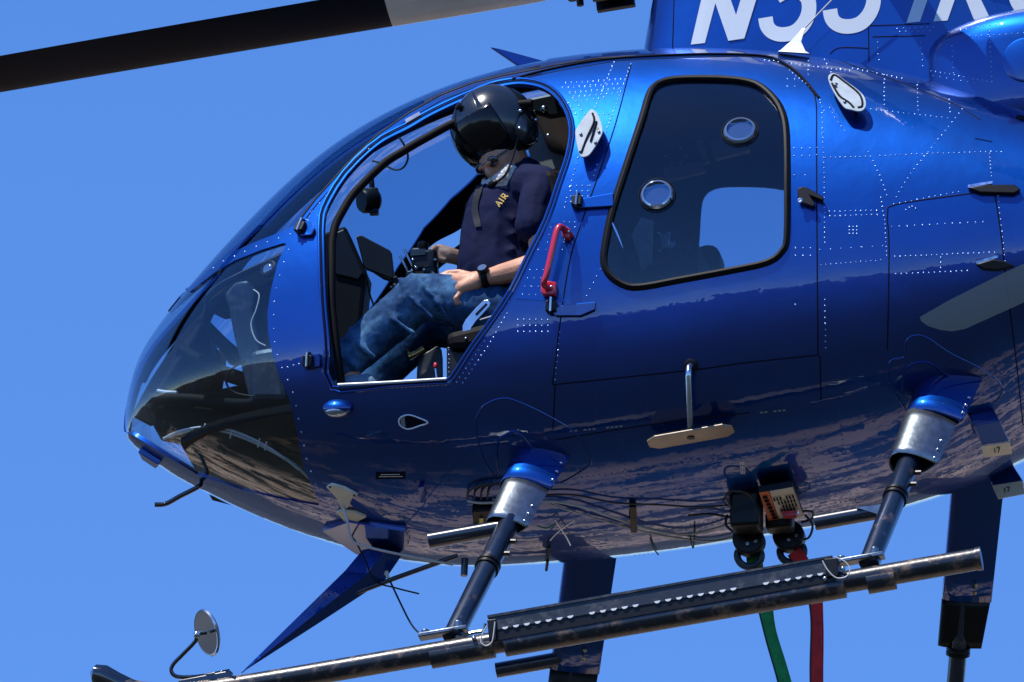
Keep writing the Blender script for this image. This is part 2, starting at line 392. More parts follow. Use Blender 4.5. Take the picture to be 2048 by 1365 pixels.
# outward winding
e1 = FV[FT[:, 1]]-FV[FT[:, 0]]; e2 = FV[FT[:, 2]]-FV[FT[:, 0]]
flip = (np.cross(e1, e2)*FN[FT].sum(1)).sum(1) < 0
FT[flip] = FT[flip][:, ::-1]
BV = BVHTree.FromPolygons([Vector(p) for p in FV], [tuple(map(int, t)) for t in FT])
def S(px, py, off=0.0):
    """point on the near skin seen at px,py (and its normal), lifted by off"""
    d = Vector(cf + (px-1024)/FPX*cr - (py-682.5)/FPX*cu).normalized()
    h, nrm, i, dist = BV.ray_cast(Vector(CP), d)
    if h is None:
        q = P(px, py, -0.05); h, nrm, i, dist = BV.find_nearest(q)
    t = FT[i]; vv = FV[t]; 
    n3 = FN[t].sum(0); nrm = Vector(n3).normalized()
    return h + nrm*off, nrm
def SL(pts, off=0.0, step=8.0):
    """polyline in view units laid on the skin"""
    out = []
    pts = [np.array(p, float) for p in pts]
    for a, b in zip(pts[:-1], pts[1:]):
        n = max(1, int(np.linalg.norm(b-a)/step))
        for k in range(n): q = a + (b-a)*k/n; out.append(S(q[0], q[1], off)[0])
    out.append(S(pts[-1][0], pts[-1][1], off)[0])
    return out
# regions of the skin (view units on the near side; the far side mirrors them)
DOOR = [(667,771),(659,690),(651,596),(648,500),(648,445),(656,412),(694,350),(756,290),(819,256),(860,232),(912,207),(975,180),(1010,171),(1045,168),(1084,176),(1112,196),(1131,228),(1138,265),(1130,312),(1113,362),(1087,437),(1053,505),(1016,580),(975,643),(937,695),(905,745),(893,757),(870,759),(780,764)]
REARW = [(1312,171),(1341,160),(1391,157),(1463,159),(1513,169),(1546,195),(1565,227),(1573,274),(1574,381),(1573,475),(1564,503),(1535,525),(1463,541),(1355,561),(1291,573),(1255,573),(1223,554),(1208,525),(1212,482),(1226,417),(1258,317),(1284,238),(1298,191)]
WS_LOW = [(380,574),(402,556),(420,538),(457,508),(510,484),(563,464),(592,450),(610,424),(631,397),(694,327),(756,268),(819,224),(881,189),(944,165),(1006,150),(1080,136)]
WSHIELD = WS_LOW + [(1095,120),(1095,60),(800,60),(300,400),(330,590)]
NOSE = [(380,584),(399,569),(431,544),(470,521),(523,500),(575,484),(555,526),(542,579),(535,624),(536,664),(545,710),(560,756),(579,800),(592,856),(607,934),(640,1012),(560,998),(485,981),(395,950),(323,906),(262,868),(200,860),(180,640),(330,560)]
near = FV.copy(); near[:, 1] = -np.abs(near[:, 1])
nn_ = FN.copy(); nn_[:, 1] = np.where(FV[:, 1] > 0, -FN[:, 1], FN[:, 1])
qx, qy = proj(near); PXY = np.stack([qx, qy], 1)
hid = (nn_*(CP-near)).sum(1) < 0
def cat2(p): return [tuple(q) for q in catmull(p, 6, True)]
def halfplane(p, a, b):      # positive above the line a->b (view units, y down)
    a = np.array(a, float); b = np.array(b, float); d = (b-a)/np.linalg.norm(b-a)
    return (p[:, 0]-a[0])*d[1] - (p[:, 1]-a[1])*d[0]
absy = np.abs(FV[:, 1])*600
f_ws = sdf(PXY, WSHIELD); f_no = sdf(PXY, NOSE)
up_s = halfplane(PXY, (380,574), (440,520)); lo_s = halfplane(PXY, (380,584), (431,540))
f_ws = np.where(hid, np.maximum(PXY[:, 0]-1095, -np.where(PXY[:, 0] < 520, up_s, 40)), f_ws)
f_no = np.where(hid, np.where(PXY[:, 0] < 520, np.maximum(lo_s, 0*lo_s-30), 40), f_no)
f_ws = np.maximum(f_ws, 17-absy); f_no = np.maximum(f_no, 18-absy)
DOORS = cat2(DOOR[:-2]) ; DOORS = [tuple(p) for p in catmull(DOOR, 5, True)]
REARS = cat2(REARW)
f_do = np.where(hid, 40, sdf(PXY, DOORS)); f_rw = np.where(hid, 40, sdf(PXY, REARS))
F_ALL = np.minimum.reduce([f_ws, f_no, f_do, f_rw])
def clip(V, N, T, f, extra=None):
    """keep the part of the surface where f < 0"""
    s = f < 0; cnt = s[T].sum(1)
    out = [tuple(t) for t in T[cnt == 3].tolist()]
    V2 = []; N2 = []; cache = {}; base = len(V)
    def cut(i, j):
        k = (i, j) if i < j else (j, i)
        if k not in cache:
            u = f[i]/(f[i]-f[j]); u = min(max(u, 0.02), 0.98)
            V2.append(V[i]+(V[j]-V[i])*u); N2.append(N[i]+(N[j]-N[i])*u); cache[k] = base+len(V2)-1
        return cache[k]
    for t in T[(cnt == 1) | (cnt == 2)].tolist():
        while not (s[t[0]] and not s[t[2]]): t = t[1:]+t[:1]
        a, b, c = t
        if s[b]: p, q = cut(b, c), cut(c, a); out += [(a, b, p), (a, p, q)]
        else: p, q = cut(a, b), cut(c, a); out += [(a, p, q)]
    VV = np.vstack([V, np.array(V2).reshape(-1, 3)]); NN = np.vstack([N, np.array(N2).reshape(-1, 3)])
    O = np.array(out, int); used, inv = np.unique(O, return_inverse=True)
    NN = NN[used]; NN /= np.linalg.norm(NN, axis=1, keepdims=True)
    return VV[used], NN, inv.reshape(-1, 3)
def shell(name, V, N, T, mats, thick, parent, out_off=0.0):
    """skin sheet of a given thickness with smooth surface normals"""
    n = len(V); Vo = V + N*out_off; Vi = V + N*(out_off-thick)
    E = np.vstack([T[:, [0, 1]], T[:, [1, 2]], T[:, [2, 0]]])
    key = E.min(1).astype(np.int64)*n*4 + E.max(1)
    u, idx, cn = np.unique(key, return_index=True, return_counts=True)
    B = E[idx[cn == 1]]
    rim = np.stack([B[:, 1], B[:, 0], B[:, 0]+n, B[:, 1]+n], 1)
    faces = T.tolist() + (T[:, ::-1]+n).tolist() + rim.tolist()
    me = bpy.data.meshes.new(name); me.from_pydata(np.vstack([Vo, Vi]).tolist(), [], faces)
    for m in mats: me.materials.append(MATS[m])
    mi = np.zeros(len(faces), np.int32); mi[len(T):2*len(T)] = len(mats)-1
    me.polygons.foreach_set('material_index', mi)
    me.polygons.foreach_set('use_smooth', np.ones(len(faces), bool))
    ln = [N[T].reshape(-1, 3), -N[T[:, ::-1]].reshape(-1, 3)]
    if len(rim):
        P0 = np.vstack([Vo, Vi]); r0 = P0[rim[:, 0]]
        rn = np.cross(P0[rim[:, 1]]-r0, P0[rim[:, 3]]-r0); rn /= np.linalg.norm(rn, axis=1, keepdims=True)+1e-12
        ln.append(np.repeat(rn, 4, 0))
    me.normals_split_custom_set(np.vstack(ln).tolist())
    o = bpy.data.objects.new(name, me); col.objects.link(o)
    if parent is not None: adopt(o, parent)
    return o
HELI = thing('helicopter', (0, 0, HZ-1.0), 'glossy metallic blue light helicopter with doorless cockpit, flying nose down', 'helicopter')
v, n, t = clip(FV, FN, FT, -F_ALL)
FUS = shell('fuselage', v, n, t, ['paint_blue', 'interior_black'], 0.014, HELI)
for nm, ff, ma, lab in (('windshield', f_ws, 'glass_windshield', 'clear curved windshield glass'), ('nose_window', f_no, 'glass_clear', 'clear lower nose bubble'),
                   ('cabin_window', f_rw, 'glass_tint', 'smoke tinted rear door window')):
    v, n, t = clip(FV, FN, FT, ff-4.0)
    for s in (-1, 1):
        cy = v[t][:, :, 1].mean(1)*s > 0
        tt_ = t[cy]; us, inv = np.unique(tt_, return_inverse=True)
        o = shell(nm, v[us], n[us], inv.reshape(-1, 3), [ma], 0.0025, HELI, out_off=-0.004)
def along(px_pts, name, r, m, off=0.0, closed=False, parent=FUS, mirror=False, seg=8, flat=1.0, step=8):
    pts = SL(px_pts + ([px_pts[0]] if closed else []), off, step)
    if closed: pts = pts[:-1]
    if mirror: obj(name, MB().tube([Vector((p.x, -p.y, p.z)) for p in pts], r, seg, closed=closed, flat=flat), m, parent)
    return obj(name, MB().tube(pts, r, seg, closed=closed, flat=flat), m, parent)
def grow(poly, d):
    """polygon moved outward by d"""
    p = np.array(poly, float); c = p.mean(0); nx = np.roll(p, -1, 0)-np.roll(p, 1, 0)
    nr = np.stack([nx[:, 1], -nx[:, 0]], 1); nr /= np.linalg.norm(nr, axis=1, keepdims=True)+1e-9
    if ((p-c)*nr).sum() < 0: nr = -nr
    return [tuple(q) for q in p+nr*d]
def BX(px, py, y, off=0.0): return P(px, py, y)
def frame(px, py):
    p, n = S(px, py); a = S(px-6, py)[0]; b = S(px+6, py)[0]
    tx = (b-a).normalized(); tx = (tx - n*tx.dot(n)).normalized(); return p, tx, n.cross(tx).normalized() * (1 if n.cross(tx).z > 0 else -1), n
def pad(name, pts, off, th, m, parent=None, bevel=0.0, smooth=True):
    """plate traced on the skin, lifted by off, th thick"""
    q = [S(x, y, off) for x, y in pts]; nrm = sum((k[1] for k in q), Vector()).normalized()
    return obj(name, MB().prism([k[0] for k in q], nrm*th), m, parent or FUS, smooth=smooth, angle=30, bevel=bevel)
# ---- window seals, door frames and panel seams
along(grow(REARS, 1)[::2], 'window_seal', 0.0135, 'rubber', 0.001, closed=True, mirror=True, flat=0.7)
along(grow(DOORS, 10)[::2], 'door_frame_bead', 0.0052, 'paint_small', 0.0, closed=True, mirror=True)
along(grow(DOORS, 2)[::2], 'door_frame_edge', 0.0050, 'paint_small', -0.003, closed=True, mirror=True)
along(grow(DOORS, 6)[::2], 'door_seal', 0.0026, 'seam_dark', 0.0008, closed=True, mirror=True)
along([(x, y+2) for x, y in WS_LOW[6:]] + [(1110,131),(1200,117),(1300,112)], 'windshield_seal', 0.004, 'rubber', 0.0, mirror=True)
along([(x+3, y+12) for x, y in WS_LOW[7:]] , 'pillar_seam', 0.0022, 'seam_dark', 0.0, mirror=True)
pad('windshield_clip', [(811,243),(840,227),(843,233),(814,250)], 0.002, 0.005, 'chrome')
obj('door_sill', MB().tube(SL([(676,770),(780,765),(893,758)], .001), .0048, 8), 'white_paint', FUS)  # metal scuff edge, its sunlit look put into a white colour
SEAMS = [
 [(1262,130),(1232,245),(1197,350),(1165,440),(1140,520),(1121,640),(1105,770)],
 [(1105,770),(1380,741),(1500,725),(1636,711)], [(1636,711),(1634,500),(1633,300),(1632,205),(1620,178)],
 [(1030,163),(1100,146),(1200,128),(1260,121),(1400,115),(1500,114),(1545,122),(1590,146),(1632,193)],
 [(1775,700),(1778,500),(1775,430),(1790,410),(1900,393),(1990,381)], [(1990,390),(2002,470),(2012,560),(2030,700),(2046,850)],
 [(1660,115),(1710,133),(1800,165),(1900,205),(1960,240)],
 [(1110,770),(1106,860)], [(1640,712),(1642,800)], [(1110,880),(1300,850),(1500,826)]]
mb = MB()
for sline in SEAMS:
    q = [tuple(p) for p in catmull(sline, 6)]
    obj('panel_seam', MB().tube(SL(q, -0.0008), 0.0026, 6), 'seam_dark', FUS)
# rain gutter above the rear door
along([tuple(p) for p in catmull([(1025,160),(1100,140),(1200,122),(1300,114),(1420,110),(1520,113),(1560,124),(1600,152),(1638,197)], 6)], 'rain_gutter', 0.0042, 'seam_dark', 0.003)
along([tuple(p) for p in catmull([(951,838),(966,813),(998,798),(1029,801),(1091,829),(1147,863),(1172,897),(1182,926),(1154,948),(1122,966)], 6)], 'leg_fairing_edge', 0.0030, 'paint_small', 0.0005)
along([tuple(p) for p in catmull([(951,838),(955,879),(969,922),(994,960)], 6)], 'leg_fairing_edge', 0.0030, 'paint_small', 0.0005)
along([tuple(p) for p in catmull([(996,960),(994,891),(1013,869),(1035,866),(1060,891),(1085,916),(1122,926)], 6)], 'leg_fairing_edge', 0.0045, 'paint_small', 0.001)
along([tuple(p) for p in catmull([(1813,822),(1789,785),(1776,755),(1778,728),(1789,718),(1808,714),(1810,688),(1821,674),(1840,671),(1861,680),(1901,707),(1955,734),(1995,761),(2004,785),(1990,806)], 6)], 'leg_fairing_edge', 0.0030, 'paint_small', 0.0005)
along([tuple(p) for p in catmull([(1806,788),(1808,745),(1824,729),(1848,724),(1870,732),(1900,752),(1960,758)], 6)], 'leg_fairing_edge', 0.0040, 'paint_small', 0.001)
# silver stripe decal on both flanks
ST = [(1835,637),(1900,600),(2010,545),(2200,460),(2420,380),(2420,470),(2200,545),(2048,605),(1930,658),(1905,663),(1880,660),(1855,652)]
fs = np.where(hid, 40, sdf(PXY, ST)); v, n, t = clip(FV, FN, FT, fs)
for s in (-1, 1):
    t2 = t[v[t][:, :, 1].mean(1)*s > 0]; us, inv = np.unique(t2, return_inverse=True)
    shell('silver_stripe', v[us], n[us], inv.reshape(-1, 3), ['silver_stripe'], 0.001, FUS, out_off=0.0016)

# ---- rivets
RV = MB()
def dome(p, n, r, mbx=RV):
    n = n.normalized(); a = n.orthogonal().normalized(); b = n.cross(a); v = []
    for rr, h in ((1.0, 0.0), (0.72, 0.55)):
        for k in range(6):
            an = math.pi/3*k; v.append(p + a*(r*rr*math.cos(an)) + b*(r*rr*math.sin(an)) + n*(r*h*0.8))
    v.append(p + n*(r*0.75))
    f = [(k, (k+1) % 6, 6+(k+1) % 6, 6+k) for k in range(6)] + [(6+k, 6+(k+1) % 6, 12) for k in range(6)]
    mbx.add(v, f)
def row(pts, sp=10.5, r=0.0036, mbx=RV, fn=S):
    pts = [np.array(p, float) for p in pts]; carry = 0
    for a, b in zip(pts[:-1], pts[1:]):
        L = np.linalg.norm(b-a); d = carry
        while d < L:
            q = a + (b-a)*d/L; p, n = fn(q[0]+random.uniform(-.4,.4), q[1]+random.uniform(-.4,.4)); dome(p, n, r*random.uniform(.78,1.08), mbx); d += sp
        carry = d - L
def gridr(x0, y0, x1, y1, nx, ny, r=0.0036, sk=0):
    for i in range(nx):
        for j in range(ny):
            x = x0+(x1-x0)*i/max(1, nx-1)+sk*j; y = y0+(y1-y0)*j/max(1, ny-1); p, n = S(x, y); dome(p, n, r)
for k, (ya, xa, xb) in enumerate(((162,1132,1250),(171,1126,1248),(181,1140,1244),(190,1148,1240),(199,1154,1214))): row([(xa,ya+4),(xb,ya-4)], 11)
row([(1262,128),(1225,228),(1212,264)], 8.5); row([(1228,124),(1184,232)], 9); row([(1112,180),(1140,212),(1160,240),(1166,262)], 9)
row([(1146,196),(1172,232),(1218,228)], 10); row([(1156,316),(1138,384)], 12); row([(1194,330),(1180,372)], 11)
gridr(1142,372,1176,404,4,4); row([(1134,396),(1128,420)], 10)
row([(1644,226),(1648,330),(1649,430),(1650,492)], 10); row([(1650,600),(1651,700)], 12, .003)
row([(1634,296),(1634,312)], 14); gridr(1588,297,1620,312,3,2); row([(1588,351),(1611,351)], 22); gridr(1591,497,1621,512,3,2); row([(1591,610),(1612,610)], 21)
gridr(1575,158,1590,173,2,2); row([(1530,120),(1570,126),(1700,142)], 9); row([(1524,112),(1545,112)], 8)
row([(1617,122),(1617,156)], 9); row([(1649,119),(1674,168)], 9.5); row([(1579,141),(1612,168),(1640,200)], 8.5)
row([(1706,137),(1809,158)], 10); row([(1769,150),(1769,212)], 8.5); row([(1835,170),(1837,228)], 8.5); row([(1742,219),(1901,237)], 11)
row([(1899,200),(1901,230)], 8); row([(1925,219),(1819,351),(1788,402)], 11); row([(1641,206),(1649,224)], 9)
row([(1660,216),(1672,240),(1690,262)], 11); row([(1760,312),(1850,308),(1979,304),(2010,304)], 10.6); row([(1980,308),(1983,354)], 7.5); row([(1651,316),(1739,313)], 10)
row([(1737,304),(1760,351),(1777,400)], 10.5); row([(1659,424),(1754,421)], 10.5); row([(1660,433),(1758,430)], 10.5); gridr(1699,454,1714,468,3,3)
row([(1762,396),(1770,444),(1774,520)], 9); row([(1788,409),(1928,382)], 12); row([(1784,454),(1968,444)], 15.2); row([(1790,514),(1995,505)], 10.5); row([(1792,549),(1944,542)], 11)
row([(1882,516),(1882,540)], 10); row([(1996,392),(2005,470),(2012,540)], 12); row([(1812,420),(1822,412),(1835,420)], 8)
row([(1640,500),(1770,492)], 21, .003); row([(1642,530),(1770,520)], 10, .0026)
# nose strip, door post, pillar
row([(580,469),(531,486),(486,505),(445,524),(420,541)], 24, .0038)
row([(577,500),(567,529),(557,557),(551,585),(548,612),(547,643),(548,670),(551,700),(560,726),(571,751),(588,790),(600,850),(614,920),(636,985)], 27, .0036)
row([(612,440),(636,410),(694,341),(756,282)], 21, .0032); row([(575,735),(600,728)], 12, .0034)
row([(596,452),(606,432)], 9, .0032); row([(622,425),(614,448)], 9, .0032)
# sill, lower door corner, belly
row([(686,782),(897,770)], 9, .0028); row([(913,764),(965,690),(1005,622)], 11, .0034); row([(925,766),(978,690),(1018,620)], 11, .0034)
row([(990,640),(1008,612),(1022,600)], 9, .0034); gridr(1036,640,1096,664,6,3,.0034); gridr(1085,455,1150,500,5,4,.0026,-3); gridr(1060,540,1100,590,4,4,.0026,-5); row([(1128,444),(1160,446)], 11, .003)
row([(1208,526),(1192,556),(1170,600)], 15, .0032); row([(1110,760),(1120,660)], 12, .0028)
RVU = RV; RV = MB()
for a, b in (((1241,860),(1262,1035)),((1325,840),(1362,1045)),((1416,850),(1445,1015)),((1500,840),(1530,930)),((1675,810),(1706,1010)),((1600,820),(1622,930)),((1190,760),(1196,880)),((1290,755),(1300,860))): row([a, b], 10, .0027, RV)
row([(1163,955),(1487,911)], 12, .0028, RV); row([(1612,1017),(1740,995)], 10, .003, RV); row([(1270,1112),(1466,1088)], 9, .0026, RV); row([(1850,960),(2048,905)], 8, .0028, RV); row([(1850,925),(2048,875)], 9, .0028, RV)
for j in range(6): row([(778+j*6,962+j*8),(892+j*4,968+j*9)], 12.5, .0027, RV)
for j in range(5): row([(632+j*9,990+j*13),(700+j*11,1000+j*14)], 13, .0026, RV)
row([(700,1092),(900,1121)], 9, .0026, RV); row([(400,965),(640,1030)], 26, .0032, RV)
o = obj('belly_rivets', RV, 'rivet_paint_shaded', FUS, fix=False, angle=70); o['kind'] = 'stuff'; RV = RVU
RVO = obj('rivets', RV, 'rivet_paint_glint', FUS, fix=False, angle=70); RVO['kind'] = 'stuff'

# ---- mast fairing (doghouse) and engine intake
def ray_on(bv):
    def fn(px, py, off=0.0):
        d = Vector(cf + (px-1024)/FPX*cr - (py-682.5)/FPX*cu).normalized()
        h, nr, i, ds = bv.ray_cast(Vector(CP), d)
        if h is None: h, nr, i, ds = bv.find_nearest(P(px, py, -0.2))
        if nr.dot(d) > 0: nr = -nr
        return h + nr*off, nr
    return fn
front = P(1300, 60, -0.03)
ztop = P(1400, -72, -0.2).z; zbot = front.z - 0.55
rings = []
for k in range(15):
    u = k/14; ring = []
    sh = 0.05*(u-0.5); wid = 0.235*(1-0.10*u)
    tp = 1 - 0.35*max(0, (u-0.8)/0.2)**2
    for j in range(41):
        s = -1 + 2*j/40; a = abs(s)
        # plan outline: rounded nose then parallel sides
        x = 1.75*(a**2.6); y = math.copysign(wid*tp*min(1, (1-(1-min(1, a*1.9))**2.4)), s)
        xx = front.x + sh + x; tq = math.sqrt(max(.1, min(xx-X0, 3.6)))
        zb_ = ZN + float(gm([tq])[0]) + float(gt([tq])[0])*(max(0, 1-(abs(y)/float(gb([tq])[0]))**2.15))**(1/2.15) - .04
        ring.append(Vector((xx, y, zb_ + (ztop + .10*(xx-front.x) - zb_)*u)))
    rings.append(ring)
mb = MB().loft(rings)
DH = obj('mast_fairing', mb, 'paint_blue', HELI, angle=50)
bvd = BVHTree.FromPolygons([Vector(p) for p in mb.v], mb.f); SD = ray_on(bvd)
def pad_on(fn, name, pts, off, th, m, parent):
    q = [fn(x, y, off) for x, y in pts]; nrm = sum((k[1] for k in q), Vector()).normalized()
    return obj(name, MB().prism([k[0] for k in q], nrm*th), m, parent, smooth=False)
def ribbon(fn, name, cl, wpx, off, m, parent, th=0.0012):
    """stroke of constant width painted along a line"""
    c = [np.array(p, float) for p in cl]; L = []; Rr = []
    for i in range(len(c)):
        d = c[min(i+1, len(c)-1)] - c[max(i-1, 0)]; d /= np.linalg.norm(d)+1e-9; nr = np.array([-d[1], d[0]])
        L.append(c[i]+nr*wpx/2); Rr.append(c[i]-nr*wpx/2)
    mbx = MB(); v = []; 
    for a, b in zip(L, Rr): v += [fn(a[0], a[1], off)[0], fn(b[0], b[1], off)[0]]
    mbx.add(v, [(2*i, 2*i+2, 2*i+3, 2*i+1) for i in range(len(c)-1)])
    return mbx
def letter(ch_polys, parent, fn=SD):
    mbx = MB()
    for ki, (kind, pts, wd) in enumerate(ch_polys):
        if kind == 'poly':
            a0, a1, b1, b0 = [np.array(k, float) for k in pts]; nu_, nv_ = 12, 4; vv = []
            for i in range(nu_+1):
                for j in range(nv_+1):
                    l_ = a0+(b0-a0)*i/nu_; r2_ = a1+(b1-a1)*i/nu_; k = l_+(r2_-l_)*j/nv_; vv.append(fn(k[0], k[1], 0.0022+.0009*ki)[0])
            mbx.add(vv, [(i*(nv_+1)+j, (i+1)*(nv_+1)+j, (i+1)*(nv_+1)+j+1, i*(nv_+1)+j+1) for i in range(nu_) for j in range(nv_)])
        else:
            r_ = ribbon(fn, '', pts, wd, 0.0022+.0009*ki, None, None); mbx.add(r_.v, r_.f)
    o = obj('registration_letter', mbx, 'letter_white', parent, smooth=False)
    sd = o.modifiers.new('solid', 'SOLIDIFY'); sd.thickness = 0.0006
    return o
SLN = -0.17                                    # slant of the italics
def five(bx, by, s=1.0):
    arc = [(bx-52*s, by-48*s), (bx-48*s, by-30*s), (bx-36*s, by-18*s), (bx-16*s, by-14*s), (bx+8*s, by-20*s), (bx+26*s, by-38*s), (bx+35*s, by-62*s), (bx+32*s, by-86*s), (bx+14*s, by-100*s), (bx-10*s, by-100*s), (bx-30*s, by-90*s)]
    arc = [tuple(p) for p in catmull(arc, 5)]
    return [('rib', arc, 29*s), ('rib', [(bx-28*s, by-88*s), (bx-10*s, by-150*s)], 27*s), ('rib', [(bx-14*s, by-140*s), (bx+62*s, by-146*s)], 26*s)]
letter([('poly', [(1382,90),(1410,87),(1446,-50),(1414,-48)], 0), ('poly', [(1412,-48),(1444,-50),(1489,79),(1457,83)], 0), ('poly', [(1457,83),(1489,78),(1530,-56),(1498,-54)], 0)], DH)
letter(five(1583, 84), DH); letter(five(1712, 68), DH)
letter([('poly', [(1813,47),(1840,44),(1888,-95),(1860,-92)], 0), ('poly', [(1860,-92),(1876,-90),(1846,-58),(1834,-64)], 0)], DH)
letter([('poly', [(1867,44),(1895,42),(1943,-95),(1914,-93)], 0), ('poly', [(1928,-10),(1956,-12),(1980,37),(1948,40)], 0), ('rib', [(1925,-88),(1975,-92),(2000,-75),(1996,-45),(1970,-25),(1915,-18)], 26)], DH)
letter([('rib', [tuple(p) for p in catmull([(2120,-70),(2100,-92),(2065,-88),(2040,-60),(2030,-20),(2040,12),(2065,22),(2098,10)], 5)], 29)], DH)
mb = MB()
for q in ([(1736,0),(1738,124)], [(1738,52),(1860,48)], [(1745,74),(1850,72)], [(1660,108),(1680,96),(1737,97)], [(1345,100),(1348,0)]):
    obj('panel_seam', MB().tube([SD(*p)[0] for p in catmull(q, 8)], 0.002, 6), 'seam_dark', DH)
RD = MB()
row([(1795,58),(1870,54)], 12, .003, RD, SD); row([(1800,64),(1870,62)], 12, .003, RD, SD); row([(1842,85),(1846,135)], 12, .003, RD, SD); row([(1755,85),(1758,125)], 12, .003, RD, SD)
o = obj('rivets', RD, 'rivet_paint_glint', DH, fix=False); o['kind'] = 'stuff'
# engine intake bulge behind the mast fairing
rings = []
a0 = P(1858, 110, -0.25)
for k in range(22):
    u = k/21; x = a0.x + 1.15*u**1.3
    g = min(1, 1.0 - (1-min(1, u*2.2+0.10))**2)
    ztp = a0.z + 0.055 + 0.085*g + 0.05*u; zbt = a0.z - 0.34 - 0.06*u
    zc = (ztp+zbt)/2; hz = (ztp-zbt)/2; wy = 0.235 + 0.13*g; ring = []
    for j in range(40):
        an = 2*math.pi*j/40; c, s = math.cos(an), math.sin(an)
        ring.append(Vector((x - 0.06*(1-abs(s))*0, wy*math.copysign(abs(c)**0.5, c), zc + hz*math.copysign(abs(s)**0.5, s))))
    rings.append(ring)
mb = MB().loft(rings); IN = obj('engine_intake', mb, 'paint_blue', HELI, angle=50)
bvi = BVHTree.FromPolygons([Vector(p) for p in mb.v], mb.f); SI = ray_on(bvi)
RI = MB()
row([(1904,92),(1907,150)], 11, .003, RI, SI); row([(1979,64),(1984,165)], 10, .0034, RI, SI); row([(1940,73),(2048,67)], 12, .003, RI, SI); row([(1862,142),(1984,165)], 9.5, .003, RI, SI); row([(1866,152),(1960,168)], 14, .0026, RI, SI); row([(1885,66),(1930,58),(2000,48)], 12, .003, RI, SI)
o = obj('rivets', RI, 'rivet_paint_glint', IN, fix=False); o['kind'] = 'stuff'
p, n = SI(2052, 120)
obj('access_cover', MB().lathe([(0.078, -0.004), (0.078, 0.003), (0.072, 0.005), (0.0, 0.005)], p, n, 32), 'paint_small', IN, angle=20)
p, n = SI(2010, 130); obj('cover_screw', MB().lathe([(0.006, 0), (0.005, 0.004), (0, .005)], p, n, 10), 'chrome', IN)
p, fx, fy, n = frame(2044, 237)
obj('vent_hole', MB().lathe([(0.020, 0), (0.020, 0.003), (0.015, 0.0035), (0, .001)], p, n, 24), 'seam_dark', FUS)
pad('flank_panel', [(1949,195),(1985,200),(1984,285),(1950,278)], 0.0, 0.0025, 'paint_small')

# ---- main rotor
hub = P(1655, -110, 0.0)
bd = (P(0, 165, 0.0) - P(785, 36, 0.0)).normalized()          # blade axis, forward along the keel
mast_ax = Vector((-bd.z, 0, bd.x)); mast_ax = mast_ax if mast_ax.z > 0 else -mast_ax
obj('rotor_mast', MB().lathe([(.06, -0.35), (.06, -.02), (.10, -.02), (.12, .03), (.10, .07), (.05, .1), (0.0, .1)], hub, mast_ax, 28), 'black_gloss', HELI)
def airfoil(chord, th, n=11):
    pts = []
    xs = [0.5*(1-math.cos(math.pi*i/n)) for i in range(n+1)]
    def yt(x): return 5*th*(0.2969*math.sqrt(x) - 0.126*x - 0.3516*x*x + 0.2843*x**3 - 0.1036*x**4)
    for x in xs: pts.append((x, yt(x)))
    for x in reversed(xs[1:-1]): pts.append((x, -yt(x)))
    return [((x-0.25)*chord, y*chord) for x, y in pts]
def rotor_blade(ang):
    Rm = Matrix.Rotation(ang, 3, mast_ax); d = Rm @ bd; side = mast_ax.cross(d).normalized()
    def sect(r, chord, th, tw, droop):
        c = hub + d*r - mast_ax*droop; ca, sa = math.cos(tw), math.sin(tw)
        X = side*ca + mast_ax*sa; Y = mast_ax*ca - side*sa
        return [c + X*a + Y*b for a, b in airfoil(chord, th)]
    L0 = 1.47; rr = [L0 + (4.1-L0)*i/16 for i in range(17)]
    bl = obj('rotor_blade', MB().loft([sect(r, .195, .15, R(18-2.4*(r-L0)), 0.004*(r-L0)**2) for r in rr]), 'blade_black', HELI, angle=60)
    obj('blade_root', MB().loft([sect(r, c_, t_, R(18), 0) for r, c_, t_ in ((.86, .10, .40), (.90, .135, .28), (1.0, .188, .20), (1.2, .200, .175), (1.48, .200, .165), (1.50, .200, .162))]), 'tan_paint', bl, angle=60)
    mb = MB()
    def q(r, a, b): return hub + d*r + side*a + mast_ax*b
    ax = (d, side, mast_ax)
    mb.box(q(.80, 0, 0), .14, .085, .05, ax); mb.box(q(.74, .05, -.02), .13, .03, .13, ax); mb.box(q(.74, -.05, -.02), .13, .03, .13, ax)
    mb.tube([q(.87, .06, -.075), q(.87, .06, .05)], .017, 10); mb.tube([q(.86, -.055, -.05), q(.86, -.055, .05)], .013, 10)
    mb.box(q(.45, 0, 0), .66, .08, .012, ax); mb.tube([q(.12, 0, 0), q(.5, 0, 0), q(.62, 0, 0)], [.045, .05, .03], 16)
    obj('blade_fitting', mb, 'black_plastic', bl, angle=35, bevel=.003)
for k in range(3): rotor_blade(k*math.pi*2/3)

